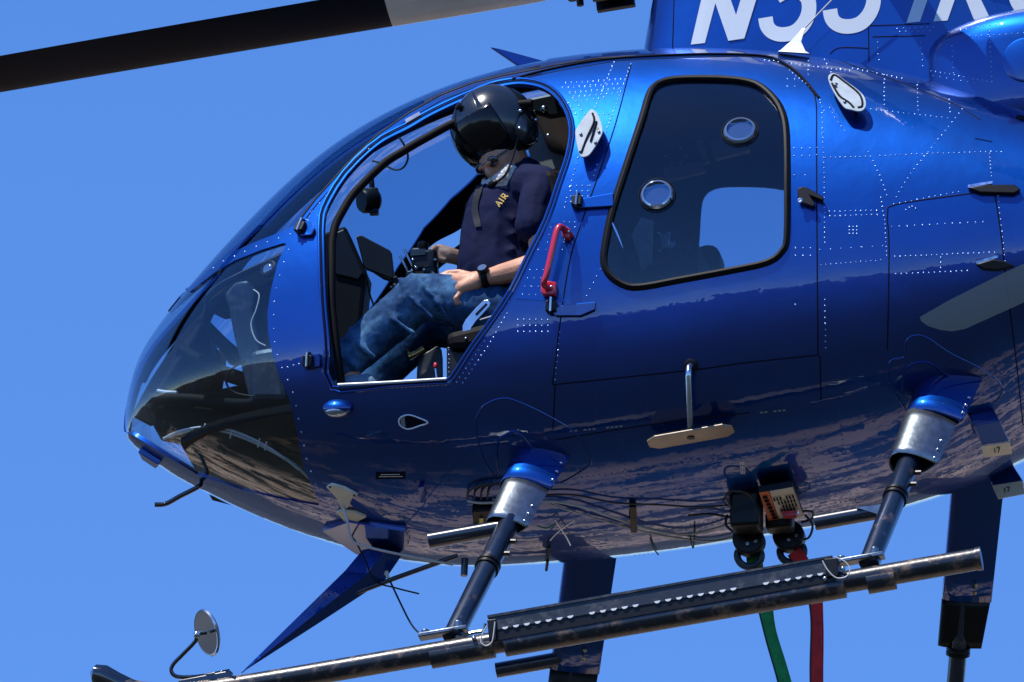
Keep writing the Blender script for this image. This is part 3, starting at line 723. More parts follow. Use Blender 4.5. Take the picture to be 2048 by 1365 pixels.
# ---- landing gear
def mirv(p): return Vector((p.x, -p.y, p.z))
XA = (P(1955, 1118, -.98) - P(840, 1312, -.98)).normalized()     # skid direction (aft)
def leg(top_px, top_y, bot_px, le_te_boot, le_te_sleeve, sg, boot, tube_px, gusset, fu):
    fx = (lambda p: p) if sg < 0 else mirv
    A0 = P(*top_px, top_y); B0 = P(*bot_px, -.98)
    A, B = fx(A0), fx(B0); ax = (B-A).normalized()
    g = obj('landing_gear_leg', MB().tube([A - ax*.12, A + (B-A)*(.30 if sg < 0 else fu[1]-.05), A + (B-A)*(.34 if sg < 0 else fu[1]-.02), B], [.026, .026, .037, .034] if sg < 0 else [.022, .022, .030, .030], 20), 'tube_navy', HELI)
    for u, r_ in ((.58, .041), (.60, .041)): obj('leg_clamp', MB().tube([A+(B-A)*u, A+(B-A)*(u+.012)], r_, 20), 'black_plastic', g, angle=30)
    xa = Vector((XA.x, 0, XA.z))
    xa = (xa - ax*xa.dot(ax)).normalized(); ya = ax.cross(xa).normalized()
    def ring(u, le, te, th, sc=1.0):
        c = A + (B-A)*u; ch = (te-le)*PX; out = []
        for a, b in airfoil(1.0, th, 9): out.append(c + xa*(le*PX + (a+.25)*ch) + ya*(b*ch))
        return out
    def sleeve(name, u0, u1, le0, te0, le1, te1, th, m, wall=.002):
        rings = [ring(u0+(u1-u0)*k/6, le0+(le1-le0)*k/6, te0+(te1-te0)*k/6, th) for k in range(7)]
        o = obj(name, MB().loft(rings, cap=False), m, g, angle=60)
        sd = o.modifiers.new('solid', 'SOLIDIFY'); sd.thickness = wall; sd.offset = -1
        return o
    u1, u2, u3 = boot
    if sg < 0:
        sleeve('leg_boot', -.22, u1, le_te_boot[0], le_te_boot[1], le_te_boot[0]+6, le_te_boot[1]-10, .56, 'paint_small', .004)
        sl = sleeve('leg_sleeve', u1-.01, u2, le_te_sleeve[0], le_te_sleeve[1], le_te_sleeve[0]+4, le_te_sleeve[1]-6, .60, 'steel_sheet')
        mb = MB()
        for k in range(6):
            u = u1 - .02 + (u2-u1)*k/5.0 if k > 2 else u1*k/3+.01
            te = (le_te_boot[1]-12 if k <= 2 else le_te_sleeve[1]-14)
            p = A + (B-A)*u + xa*(te*PX); p -= ya*(.012 if ya.y > 0 else -.012); obj('sleeve_screw', MB().ell(p, .0055, .0055, .0055, nu=8, nv=6), 'chrome', g)
    else:
        sleeve('leg_fairing', -.25, fu[0], -42, 66, -42, 58, .30, 'paint_blue', .003)
        sleeve('leg_fairing', fu[0], fu[1], -42, 56, -42, 46, .28, 'black_plastic', .003)
        mb = MB()
        for u in (.2, .33, .36): obj('fairing_screw', MB().ell(A+(B-A)*u + xa*.04 - ya*(.03 if ya.y > 0 else -.03), .007, .007, .007, nu=8, nv=6), 'brass', g)
    # forward outrigger tube
    q0 = fx(P(*tube_px[0], -.66)); q1 = fx(P(*tube_px[1], -.66))
    if not (gusset and sg > 0): obj('outrigger_tube', MB().tube([q0, q1], .026, 20), 'tube_navy', g, angle=40)
    if gusset and sg < 0: obj('outrigger_gusset', MB().prism([fx(P(x, y, -.69)) for x, y in gusset], Vector((0, .008, 0))), 'steel_sheet', g, smooth=False)
    # saddle on the skid
    c = B + Vector((0, 0, .02)); mb = MB()
    mb.box(c + xa*.0 - XA*.03, .16, .05, .014, (XA, Vector((0,1,0)), XA.cross(Vector((0,1,0)))))
    mb.tube([c - XA*.09 + Vector((0,0,-.005)), c - XA*.09 + Vector((0,0,.022))], .013, 12); mb.tube([c + XA*.02 + Vector((0,-.01,0)), c + XA*.02 + Vector((0,-.01,.028))], .013, 12)
    obj('skid_saddle', mb, 'steel_sheet', g, angle=35, bevel=.003)
    for u in (.45, .52): obj('leg_bolt', MB().tube([A+(B-A)*u, A+(B-A)*u + xa*.055], .008, 8), 'black_plastic', g)
    return g
for sg in (-1, 1):
    leg((1078, 928), -.47, (905, 1275), (-62, 62), (-50, 48), sg, (.15, .37, 0), ((858, 1082), (1002, 1056)), None, (.42, .85))
    leg((1868, 800), -.47, (1738, 1128), (-48, 86), (-44, 66), sg, (.14, .40, 0), ((1630, 1046), (1770, 1021)), [(1712,1015),(1775,1008),(1775,1032),(1760,1030)], (.40, .58))
def skid(sg):
    fx = (lambda p: p) if sg < 0 else mirv
    cl = [(1957,1118),(1700,1163),(1400,1215),(1100,1267),(840,1312),(560,1360),(430,1380),(340,1388),(270,1383),(222,1362),(203,1350)]
    pts = [Vector(p) for p in catmull([fx(P(x, y, -.98)) for x, y in cl], 8)]
    s = obj('landing_skid', MB().tube(pts, .036, 22), 'skid_worn', HELI, angle=50)
    obj('skid_tip_cap', MB().tube([fx(P(x, y, -.98)) for x, y in ((262,1380),(232,1368),(205,1353),(190,1349),(182,1349))], [.034, .038, .039, .033, .012], 20), 'black_gloss', s)
    obj('skid_end_plug', MB().tube([fx(P(1953,1118.7,-.98)), fx(P(1963,1117,-.98))], .0385, 22), 'skid_worn', s, angle=40)
    for a, b in (((862,1312),(988,1290)), ((1010,1288),(1690,1170)), ((1735,1163),(1790,1153))):
        mb = MB(); pa, pb = fx(P(*a, -.98)), fx(P(*b, -.98)); o_ = Vector((0, 0, -.006))
        mb.tube([pa+o_, pb+o_], .037, 22); obj('skid_wear_shoe', mb, 'skid_worn', s, angle=40)
    return s
SK = skid(-1); skid(1)
# step board on the near skid
yb = -1.022
top = [(975,1234),(1664,1114)]; bot = [(1672,1146),(985,1262)]
bd_ = obj('step_board', MB().prism([P(x, y, yb) for x, y in top+bot], Vector((0, .05, 0))), 'plate_dark', HELI, smooth=False, bevel=.002)
obj('step_board_lip', MB().prism([P(x, y, yb-.004) for x, y in ((974,1231),(1664,1111),(1664,1115),(975,1236))], Vector((0, .058, 0))), 'plate_dark', bd_, smooth=False)
obj('step_board_backing', MB().prism([P(x, y, yb+.003) for x, y in ((985,1255),(1668,1140),(1672,1162),(990,1282))], Vector((0, .03, 0))), 'black_plastic', bd_, smooth=False)
for k in range(30):
    if k in (7, 13, 22, 23): continue
    u = (k+.5)/30; x = 1000+(1652-1000)*u; y = 1257+(1146-1257)*u
    mb = MB(); c = P(x, y, yb+.004); pts = [c + XA*(.0100*math.cos(a)) + Vector((0,0,-.008*math.sin(a))) for a in [math.pi*i/8 for i in range(9)]]
    mb.prism(pts, Vector((0, -.006, 0))); obj('sunlit_spot', mb, 'white_paint', bd_, smooth=False)  # white half-rounds stand in for sunlit spots seen through holes
for a, b in (((974,1240),(992,1280)), ((1648,1118),(1676,1152))):
    obj('board_bracket', MB().prism([P(x, y, yb-.006) for x, y in ((a[0],a[1]),(b[0],a[1]-2),(b[0],b[1]),(a[0]+4,b[1]+2))], Vector((0, .07, 0))), 'black_plastic', bd_, smooth=False, bevel=.002)
for lp in ([(990,1244),(988,1262),(984,1284),(972,1292),(962,1284),(966,1266),(974,1252)], [(1645,1122),(1655,1140),(1672,1156),(1692,1154),(1700,1140),(1690,1124),(1668,1114)]):
    obj('lanyard', MB().tube([Vector(p) for p in catmull([P(x, y, yb-.02) for x, y in lp], 6)], .0022, 6), 'cable_grey', bd_)
obj('skid_hand_rail', MB().tube([Vector(p) for p in catmull([P(x, y, -.985) for x, y in ((912,1276),(945,1266),(965,1262),(970,1248))], 5)], .006, 8), 'chrome', bd_)
for x, y in ((948,1277),(1650,1158),(1686,1138)): obj('board_bolt', MB().ell(P(x, y, -1.02), .008, .008, .008, nu=10, nv=6), 'chrome', bd_)
# mirror at the skid toe
mm = obj('skid_mirror', MB().lathe([(0.0, -.012), (.05, -.010), (.074, .0), (.079, .006), (.075, .012), (.0, .004)], P(418, 1265, -1.0), Vector((-.76, -.50, -.36)), 36), 'chrome', HELI, angle=50)
obj('mirror_face', MB().lathe([(.073, .0115), (.055, .008), (.03, .0058), (.0, .005)], P(418, 1265, -1.0), Vector((-.76, -.50, -.36)), 36), 'mirror_glass', mm)
obj('mirror_arm', MB().tube([Vector(p) for p in catmull([P(x, y, z) for x, y, z in ((412,1266,-1.02),(395,1270,-1.04),(390,1284,-1.03),(365,1310,-1.0),(346,1330,-.99),(343,1344,-.985),(356,1354,-.98),(400,1353,-.98),(460,1342,-.98))], 6)], .0068, 10), 'black_gloss', mm)
obj('mirror_ball', MB().ell(P(394, 1270, -1.045), .012, .012, .012), 'chrome', mm)
obj('mirror_bracket', MB().prism([P(x, y, -1.0) for x, y in ((357,1360),(460,1341),(466,1346),(461,1362),(452,1378),(352,1392))], Vector((0, .06, 0))), 'black_gloss', mm, smooth=False, bevel=.003)

# ---- wire cutters
wc = obj('wire_cutter', MB().loft([[P(x, y, yy) for x, y, yy in q] for q in (
  [(482,1346,0),(484,1347,.001),(488,1343,0),(484,1345,-.001)],
  [(598,1232,0),(640,1225,.022),(648,1240,0),(625,1233,-.022)],
  [(690,1142,0),(745,1140,.03),(770,1160,0),(735,1148,-.03)],
  [(725,1100,0),(770,1092,.035),(806,1108,0),(770,1100,-.035)])]), 'paint_small', HELI, smooth=False)
obj('cutter_brace', MB().tube([P(688,1196,0), P(790,1157,-.01), P(915,1112,-.06)], .0085, 10), 'tube_navy', wc)
mb = MB(); row([(690,1148),(740,1148)], 9, .003, mb, lambda x, y: (P(x, y, -.03), Vector((0,-1,-.2)))); row([(650,1195),(695,1172)], 9, .003, mb, lambda x, y: (P(x, y, -.024), Vector((0,-1,-.2))))
obj('cutter_rivets', mb, 'seam_dark', wc, fix=False)
pad('cutter_mount', [(648,1052),(700,1034),(812,1052),(820,1080),(790,1104),(716,1098)], 0.001, .02, 'paint_small')
obj('upper_wire_cutter', MB().prism([P(x, y, -.008) for x, y in ((980,94),(1000,98),(1088,122),(1090,140),(1036,132))], Vector((0, .016, 0))), 'paint_small', HELI, smooth=False, bevel=.003)

# ---- belly cables
def cable(pts, r, m, off=.012, name='belly_cable'):
    q = [S(x, y, off)[0] if len(z) == 0 else P(x, y, z[0]) for x, y, *z in pts]
    return obj(name, MB().tube([Vector(p) for p in catmull(q, 8)], r, 8), m, FUS)
cable([(935,997),(960,1001),(1000,1000),(1090,998),(1120,1000),(1170,1010),(1240,1034),(1300,1053),(1360,1062),(1410,1056),(1460,1040)], .0042, 'cable_grey')
cable([(1090,985),(1150,985),(1230,1000),(1320,1004),(1400,1008),(1470,1003)], .0034, 'cable_dark')
cable([(1100,1005),(1180,1030),(1260,1052),(1330,1068),(1420,1078),(1470,1068)], .0034, 'cable_grey', .008)
for k in range(4): cable([(936+k*13,992),(938+k*14,978-k*2),(958+k*12,966-k*2),(992+k*8,962)], .0036, 'cable_dark', .016)
cable([(1375,1025),(1420,1022),(1465,1030)], .004, 'cable_dark')
for x, y in ((1266,1020),(1266,1042)): pad('cable_clip', [(x-8,y-14),(x+6,y-14),(x+8,y+14),(x-5,y+14)], .004, .014, 'black_plastic')
pad('belly_light', [(945,1008),(984,1006),(984,1048),(950,1052)], .002, .03, 'black_plastic', bevel=.003)
for x, y in ((964,1028),(951,1042)): pad('belly_light_tab', [(x-4,y-7),(x+4,y-7),(x+4,y+7),(x-4,y+7)], .033, .003, 'yellow_part')
cable([(990,1005),(988,1030),(976,1040)], .003, 'red_paint', .03)
cable([(1075,1042),(1095,1046),(1112,1036)], .003, 'green_wire', .02); cable([(1110,1030),(1130,1060),(1140,1080)], .0025, 'chrome', .02); cable([(1150,1030),(1120,1050),(1100,1070)], .0025, 'chrome', .02)
cable([(1095,1110),(1092,1128),(1100,1146)], .005, 'rubber', .02)
for x in (1300, 1380): cable([(x,1072),(x+6,1090),(x+16,1104)], .0025, 'rubber', .01)
obj('belly_drain', MB().tube([P(930,1118,-.03), P(928,1152,-.03)], .012, 12), 'tube_navy', HELI)
pad('belly_bracket', [(838,968),(850,966),(852,996),(842,998)], .0, .02, 'paint_small')

# ---- cargo hook
HK = obj('hook_placard_box', MB().prism([S(x, y, .03)[0] for x, y in ((1514,958),(1582,946),(1604,1004),(1534,1016))], S(1560, 980)[1]*.025), 'black_plastic', HELI, smooth=False, bevel=.003)
nk = S(1560, 980)[1]
def flat(name, pts, off, m, parent, th=.0012):
    q = [S(x, y, .03)[0] + nk*(.025+off) for x, y in pts]
    return obj(name, MB().prism(q, nk*th), m, parent, smooth=False)
flat('warning_label', [(1515,958),(1534,955),(1553,1011),(1534,1015)], .0005, 'orange', HK)
flat('instruction_label', [(1536,955),(1582,947),(1603,1003),(1555,1011)], .0005, 'cream', HK)
for k in range(7):
    u = (k+.5)/7; a = (1518+u*22, 962+u*46); flat('label_print', [(a[0]+2, a[1]), (a[0]+11, a[1]-2), (a[0]+12.5, a[1]+2.4), (a[0]+3.5, a[1]+4.4)], .0018, 'seam_dark', HK, .0004)
for j, (s0, s1) in enumerate(((.05, .3), (.05, .9), (.1, .85), (.1, .7), (.05, .9), (.1, .95), (.1, .6))):
    for k in range(6):
        if k/6 < s0 or k/6 > s1 or random.random() < .15: continue
        u = .07+.86*k/6; x = 1538+20*u+6.2*j; y = 957+54*u-1.1*j
        flat('label_print', [(x, y), (x+3.4, y-.6), (x+5.6, y+5.4), (x+2.2, y+6)], .0018, 'seam_dark', HK, .0004)
hb = obj('hook_suspension', MB().box(S(1490, 1000, .05)[0], .10, .10, .12).box(S(1492, 1030, .06)[0], .07, .09, .09).box(P(1560, 1045, -.06), .09, .08, .06), 'black_plastic', HELI, smooth=True, bevel=.012)
for lp in ([(1460,985),(1450,965),(1462,955),(1490,958),(1502,970)], [(1600,990),(1620,992),(1618,1005),(1598,1012)], [(1610,1030),(1625,1050),(1618,1075),(1600,1080)], [(1455,1030),(1452,1050),(1470,1064),(1500,1060)]):
    obj('hook_cable', MB().tube([Vector(p) for p in catmull([S(x, y, .06)[0] if y < 1020 else P(x, y, -.12) for x, y in lp], 6)], .0042, 8), 'cable_dark', hb)
obj('hook_release_tab', MB().prism([P(x, y, -.16) for x, y in ((1560,1023),(1596,1021),(1592,1030),(1566,1032))], Vector((0, .03, 0))), 'red_paint', hb, smooth=False)
def cargo_hook(cx, cy, y, tilt):
    Yv = Vector((0, 1, 0)); rt = lambda a, b: P(cx + a*math.cos(tilt)-b*math.sin(tilt), cy + a*math.sin(tilt)+b*math.cos(tilt), y)
    out = [rt(32*math.cos(a), 30*math.sin(a)) for a in [math.pi*2*i/28 for i in range(28)]]
    h = obj('cargo_hook', MB().prism([o_ - Yv*.045 for o_ in out], Yv*.05), 'black_plastic', HELI, angle=30, bevel=.006)
    # beam: open ring at the bottom
    arc = [rt(24*math.cos(a), 26+22*math.sin(a)) for a in [math.pi*(-.12+1.24*i/16) for i in range(17)]]
    obj('hook_beam', MB().tube(arc, .0125, 10), 'plate_dark', h)
    mb = MB()
    for a, b in ((-12,-8),(10,-10),(0,12),(16,6)): mb.lathe([(.007, 0), (.006, .006), (0, .006)], rt(a, b) - Yv*.0455, -Yv, 10)
    obj('hook_bolt', mb, 'chrome', h)
    mb = MB().box(rt(0, -34) - Yv*.02, .045, .05, .05); obj('hook_shackle', mb, 'black_plastic', h, bevel=.006)
    return h
cargo_hook(1500, 1086, -.06, .05); cargo_hook(1580, 1078, .04, -.15)
def strap(name, pts, y, wd, m, label):
    q = [Vector(p) for p in catmull([P(x, yy, y) for x, yy in pts], 8)]; rings = []
    for i, p in enumerate(q):
        t = (q[min(i+1, len(q)-1)] - q[max(i-1, 0)]).normalized(); s = Vector((1, .25, 0)); s = (s - t*s.dot(t)).normalized(); nrm = t.cross(s)
        wv = wd*(1+.05*math.sin(i*.5)); tw = .45*math.sin(i*.16+.4); s2 = s*math.cos(tw)+nrm*math.sin(tw); n2 = t.cross(s2)
        rings.append([p + s2*(wv/2*math.cos(a)) + n2*(.0045*math.sin(a)) for a in [2*math.pi*k/12 for k in range(12)]])
    o = obj(name, MB().loft(rings), m, None, angle=60); o['label'] = label; o['category'] = 'strap'; o['group'] = 'lifting straps hanging from the cargo hooks'
    for sd_ in (0, 6):
        e = obj('strap_edge', MB().tube([r_[sd_] for r_ in rings], .0032, 6), 'cable_dark' if sd_ == 6 else m, o)  # one side black: shadow along the strap put into the colour
    k_ = obj('strap_seam', MB().tube([(r_[9]*.6+r_[8]*.4) for r_ in rings[::2]], .0014, 5), 'cable_dark', o)
    return o
strap('lifting_strap', [(1508,1112),(1514,1150),(1527,1200),(1540,1265),(1562,1340),(1590,1440),(1640,1600)], -.03, .046, 'strap_green', 'green lifting strap hanging from the front cargo hook')
strap('lifting_strap', [(1588,1104),(1612,1140),(1628,1185),(1634,1250),(1633,1365),(1640,1480),(1660,1620)], .02, .044, 'strap_red', 'red lifting strap hanging from the rear cargo hook')

# ---- antennas and probes
def blade_antenna(pts, m='cream', off=.0, th=.012, parent=HELI):
    return pad('antenna_base', pts, off, th, m, parent, bevel=.004)
a1 = blade_antenna([(654,970),(664,964),(690,971),(718,986),(706,993),(698,1012),(684,1013),(676,994)])
obj('antenna_rod', MB().tube([Vector(p) for p in catmull([S(690,1010,.014)[0], P(694,1040,-.28), P(702,1075,-.25), P(720,1090,-.23), P(790,1107,-.2), P(906,1130,-.12)], 6)], .0042, 8), 'cable_grey', a1)
for x, y in ((663,969),(711,986)): obj('antenna_screw', MB().ell(S(x, y, .013)[0], .004, .004, .004, nu=8, nv=5), 'black_plastic', a1)
a2 = blade_antenna([(674,1020),(684,1016),(712,1020),(735,1030),(720,1037),(712,1068),(702,1070),(694,1042)])
obj('antenna_rod', MB().tube([Vector(p) for p in catmull([S(706,1066,.014)[0], P(712,1085,-.12), P(730,1120,-.10), P(750,1162,-.09), P(790,1176,-.09), P(838,1188,-.09)], 6)], .0028, 8), 'rubber', a2)
a3 = obj('antenna_base', MB().loft([[P(766+dx, 1142, yy) for dx, yy in ((-2,.01),(10,.01),(10,-.01),(-2,-.01))], [P(776+dx, 1160, yy) for dx, yy in ((0,.005),(5,.005),(5,-.005),(0,-.005))]]), 'cream', HELI, smooth=False)
obj('antenna_rod', MB().tube([Vector(p) for p in catmull([P(778,1158,0), P(800,1205,-.1), P(822,1248,-.4), P(840,1268,-.8), P(856,1276,-.95)], 6)], .0032, 8), 'rubber', a3)
ra = obj('roof_antenna', MB().loft([[P(x, y, -.31+yy) for x, y, yy in q] for q in ([(1556,103,-.03),(1619,107,-.03),(1619,110,.03),(1556,106,.03)], [(1562,100,-.02),(1611,103,-.02),(1611,106,.02),(1562,103,.02)], [(1580,84,-.012),(1602,84,-.012),(1602,86,.012),(1580,86,.012)], [(1596,66,-.008),(1608,62,-.008),(1608,64,.008),(1596,67,.008)], [(1604,57,-.004),(1611,57,-.004),(1611,58,.004),(1604,58,.004)])]), 'white_paint', HELI, angle=50)
obj('antenna_whip', MB().tube([P(1606,60,-.31), P(1668,-4,-.31), P(1740,-78,-.31)], .0028, 8), 'cable_grey', ra)
obj('pitot_tube', MB().tube([Vector(p) for p in catmull([P(310,1010,-.06), P(332,1008,-.06), P(360,993,-.06), P(395,975,-.06), P(402,966,-.05), P(400,940,-.04)], 6)], .0085, 10), 'black_gloss', HELI)
pad('nose_bracket', [(274,905),(290,910),(320,930),(308,944),(296,936)], .0, .02, 'paint_small', HELI, bevel=.003)
p, n = S(398, 972); 
# landing light blister, static port, plates
p, fx_, fy_, n = frame(676, 816)
bl = obj('light_blister', MB().ell(p + n*.0, .055, .030, .045, (fx_, fy_, n), 24, 14), 'paint_small', FUS)
obj('blister_lens', MB().ell(p - fy_*.006 + n*.004, .046, .027, .044, (fx_, fy_, n), 24, 14), 'lamp_glass', bl)
td = [tuple(q) for q in catmull([(798,843),(803,834),(818,830),(836,835),(856,845),(838,852),(818,858),(803,853)], 5, True)]
t0 = pad('vent_port', td, .001, .002, 'seam_dark')
along(td, 'vent_rim', .0024, 'white_paint', .003, closed=True)
pad('vent_flap', [(801,836),(810,833),(812,856),(803,852)], .003, .002, 'lamp_glass')
pl = pad('data_plate', [(752,945),(811,944),(811,957),(752,958)], .001, .0015, 'seam_dark')
for k, (a, b) in enumerate(((762,800),(758,806))): pad('plate_print', [(a,948+k*4),(b,947.6+k*4),(b,949+k*4),(a,949.4+k*4)], .003, .0004, 'cable_grey')
for k in range(3):
    for j in range(3): pad('stencil_mark', [(1479+k*3.4+j*.5,923+j*9),(1481.4+k*3.4+j*.5,923+j*9),(1482.6+k*3.4+j*.5,930+j*9),(1480.2+k*3.4+j*.5,930+j*9)], .001, .0004, 'white_paint')
for a, b in ((1140,1262),(1520,1590)):
    for k in range(int((b-a)/9)):
        x = a+k*9; y = 861-(x-1140)*.098; 
        if random.random() < .75: pad('walkway_stencil', [(x,y),(x+6,y-.5),(x+6,y+3),(x,y+3.5)], .0008, .0004, 'silver_stripe')
# numbered plates at the rear
def numbered(pts_box, pts_plate, chars):
    b = pad('ballast_box', pts_box, .0, .05, 'paint_small', HELI, bevel=.003)
    q = [S(x, y, .052)[0] for x, y in pts_plate]; nm = S(*pts_plate[0])[1]
    o = obj('numbered_plate', MB().prism(q, nm*.003), 'cream', b, smooth=False)
    cx = sum(x for x, y in pts_plate)/4; cy = sum(y for x, y in pts_plate)/4
    fn = lambda x, y, off=0: (S(x, y, .0562)[0], nm)
    mb = MB()
    for cl in chars:
        r_ = ribbon(fn, '', [(cx+a, cy+b) for a, b in cl], 1.8, 0, None, None); mb.add(r_.v, r_.f)
    obj('plate_number', mb, 'seam_dark', b, smooth=False)
NUM = [[(-5,-4),(-4,5)], [(-1,-5),(5,-6)], [(5,-6),(2,4)]]
numbered([(1936,830),(1988,820),(2008,860),(1952,868)], [(1950,868),(2006,859),(2010,881),(1956,889)], NUM)
# far ballast plate under the tail
fb = obj('ballast_box', MB().prism([P(x, y, .30) for x, y in ((1972,935),(2022,925),(2046,962),(1985,972))], Vector((0, .06, 0))), 'paint_small', HELI, smooth=False, bevel=.003)
obj('numbered_plate', MB().prism([P(x, y, .295) for x, y in ((1984,972),(2044,962),(2050,988),(1996,998))], Vector((0, .004, 0))), 'cream', fb, smooth=False)
mb = MB()
for cl in NUM:
    r_ = ribbon(lambda x, y, off=0: (P(x, y, .2935), Vector((0,-1,0))), '', [(2014+a, 980+b) for a, b in cl], 1.8, 0, None, None); mb.add(r_.v, r_.f)
obj('plate_number', mb, 'seam_dark', fb, smooth=False)

# ---- tie-down plates on stand-offs
def tie_plate(pts, slot, holes, studs):
    o = 0.040
    q = [S(x, y)[0] for x, y in pts]; c = sum(q, Vector())/len(q); nrm = S(sum(p[0] for p in pts)/len(pts), sum(p[1] for p in pts)/len(pts))[1]
    pr = MB().prism([S(x, y, o)[0] for x, y in [tuple(k) for k in catmull(pts, 4, True)]], nrm*.005)
    t = obj('tie_down_plate', pr, 'plate_steel', FUS, angle=30, bevel=.0015)
    for sl in slot: obj('plate_slot', MB().tube([S(x, y, o+.0055)[0] for x, y in [tuple(k) for k in catmull(sl, 5)]], .0036, 6), 'seam_dark', t)
    return t
tie_plate([(1182,242),(1192,239),(1203,252),(1210,275),(1207,290),(1190,318),(1180,328),(1168,330),(1162,320),(1156,290),(1158,275)], [[(1190,246),(1193,262),(1180,290),(1172,310),(1168,322)], [(1198,262),(1192,282),(1186,300)]], (), ())
tie_plate([(1656,178),(1668,170),(1690,184),(1718,204),(1730,218),(1732,234),(1722,243),(1704,240),(1688,234),(1668,206)], [[(1661,184),(1668,174),(1690,188),(1716,208),(1724,222),(1724,234),(1716,236)], [(1664,190),(1680,214),(1698,226),(1708,236)]], (), ())
for pts in ([(1166,300),(1200,275)], [(1672,190),(1712,230)]):
    for x, y in pts: obj('plate_standoff', MB().tube([S(x, y, -.004)[0], S(x, y, .044)[0]], .006, 10), 'black_plastic', FUS)
for x, y in ((1167,287),(1203,282),(1196,303),(1166,320),(1671,194),(1690,226)): obj('plate_bolt', MB().ell(S(x, y, .046)[0], .0055, .0055, .0055, nu=10, nv=6), 'steel_sheet', FUS)
# ---- red grab handle on its riveted panel
pad('handle_panel', [(1096,446),(1166,444),(1150,520),(1130,605),(1030,598),(1060,540)], .0004, .0012, 'paint_small')
hd = obj('grab_handle', MB().tube([Vector(p) for p in catmull([S(1142,474,.004)[0], S(1130,468,.045)[0], S(1122,474,.062)[0], S(1112,515,.066)[0], S(1101,560,.064)[0], S(1094,580,.05)[0], S(1110,582,.004)[0]], 7)], .0125, 14, flat=.8), 'red_paint', HELI)
for a, b in (((1126,460),(1144,484)), ((1084,566),(1116,596))):
    obj('handle_foot', MB().prism([S(x, y, .003)[0] for x, y in ((a[0],a[1]+6),(a[0]+8,a[1]),(b[0],a[1]+4),(b[0]-2,b[1]),(a[0]+4,b[1]),(a[0],b[1]-8))], S(*a)[1]*.026), 'red_paint', hd, angle=30, bevel=.005)
    obj('handle_bolt', MB().ell(S((a[0]+b[0])/2+6, (a[1]+b[1])/2, .032)[0], .006, .006, .006, nu=10, nv=6), 'chrome', hd)
# ---- hinges and latch
def hinge(base, arm, m='black_plastic'):
    p, fx_, fy_, n = frame(*base)
    h = obj('door_hinge', MB().box(p + n*.014, .034, .036, .03, (fx_, fy_, n)).tube([p+n*.012-fy_*.024, p+n*.02+fy_*.03], .010, 10), m, FUS, bevel=.004)
    if arm:
        obj('hinge_arm', MB().prism([S(x, y, .004)[0] for x, y in arm], n*.010), 'paint_small', h, smooth=False, bevel=.002)
    obj('hinge_pin', MB().tube([p+n*.03-fy_*.02, p+n*.03+fy_*.028], .0045, 8), 'chrome', h)
hinge((1156,408), [(1150,404),(1228,390),(1228,416),(1160,420)]); hinge((1104,616), [(1100,622),(1130,612),(1192,606),(1190,622),(1162,634),(1112,634)])
hinge((606,461), [(590,456),(628,448),(632,462),(626,474),(606,476)]); hinge((620,724), [(602,722),(618,712),(642,708),(642,734),(612,740)])
lt = pad('door_latch', [(1596,384),(1606,379),(1618,382),(1648,400),(1648,408),(1622,398),(1632,414),(1628,420),(1606,412),(1597,402)], .004, .018, 'black_plastic', bevel=.003)
obj('latch_lock', MB().lathe([(.0085, .0), (.0085, .006), (.004, .007), (0, .005)], S(1602,408,.02)[0], S(1602,408)[1], 16), 'chrome', lt)
for q in ([(1936,380),(1975,374),(2030,374),(2042,384),(2028,392),(1960,390)], [(1952,530),(1986,520),(2010,524),(2030,534),(1996,542),(1966,540)]):
    lt = pad('cowl_latch', q, .002, .014, 'black_plastic', bevel=.004)
    pad('latch_strip', [(q[0][0],q[0][1]-6),(q[1][0]+10,q[1][1]-8),(q[1][0]+10,q[1][1]-3),(q[0][0],q[0][1])], .004, .008, 'rivet_paint_glint')
# ---- boarding step
st0 = S(1382, 732, .002)
stp = obj('boarding_step', MB().tube([S(1382,732,-.01)[0], S(1382,732,.085)[0], S(1382,744,.10)[0], S(1383,836,.10)[0]], .0105, 14), 'chrome', HELI, angle=60)
obj('step_flange', MB().lathe([(.024, 0), (.022, .008), (.014, .012), (0, .012)], st0[0], st0[1], 20), 'black_plastic', stp)
ctr = S(1383,852,.085)[0]; fwd = XA
pl_ = []
hl, hw, ct = .142, .055, .028
for a, b in ((-hl,-hw+ct),(-hl+ct,-hw),(hl-ct,-hw),(hl,-hw+ct),(hl,hw-ct),(hl-ct,hw),(-hl+ct,hw),(-hl,hw-ct)): pl_.append(ctr + fwd*a + Vector((0, b, 0)))
obj('step_tread', MB().prism(pl_, Vector((0, 0, .007))), 'anodised', stp, smooth=False, bevel=.002)
obj('tread_glare_cover', MB().prism([k + Vector((0, 0, .008)) for k in pl_], Vector((0, 0, .003))), 'rubber', stp, smooth=False)  # unseen black cover, added to cut the tread's reflection in the paint
obj('step_plug', MB().tube([ctr - Vector((0,.0,.004)), ctr + Vector((0,0,.003))], .013, 14), 'black_plastic', stp, angle=30)
pad('step_plate', [(1360,724),(1384,722),(1405,733),(1384,742)], .001, .003, 'paint_small')
# ---- round window vents
for x, y in ((1480,262), (1314,390)):
    p, fx_, fy_, n = frame(x, y)
    vt = obj('window_vent', MB().lathe([(.050, -.003), (.055, .002), (.050, .010), (.044, .012), (.043, .006), (.043, .002)], p, n, 36), 'lamp_glass', HELI, angle=35)
    obj('vent_disc', MB().lathe([(.044, .001), (.042, .003), (0, .006)], p + n*.002, n, 36), 'glass_tint', vt)
    obj('vent_ring', MB().tube([p + fx_*(.060*math.cos(a)) + fy_*(.060*math.sin(a)) + n*.001 for a in [2*math.pi*i/40 for i in range(40)]], .0018, 6, closed=True), 'rubber', vt)
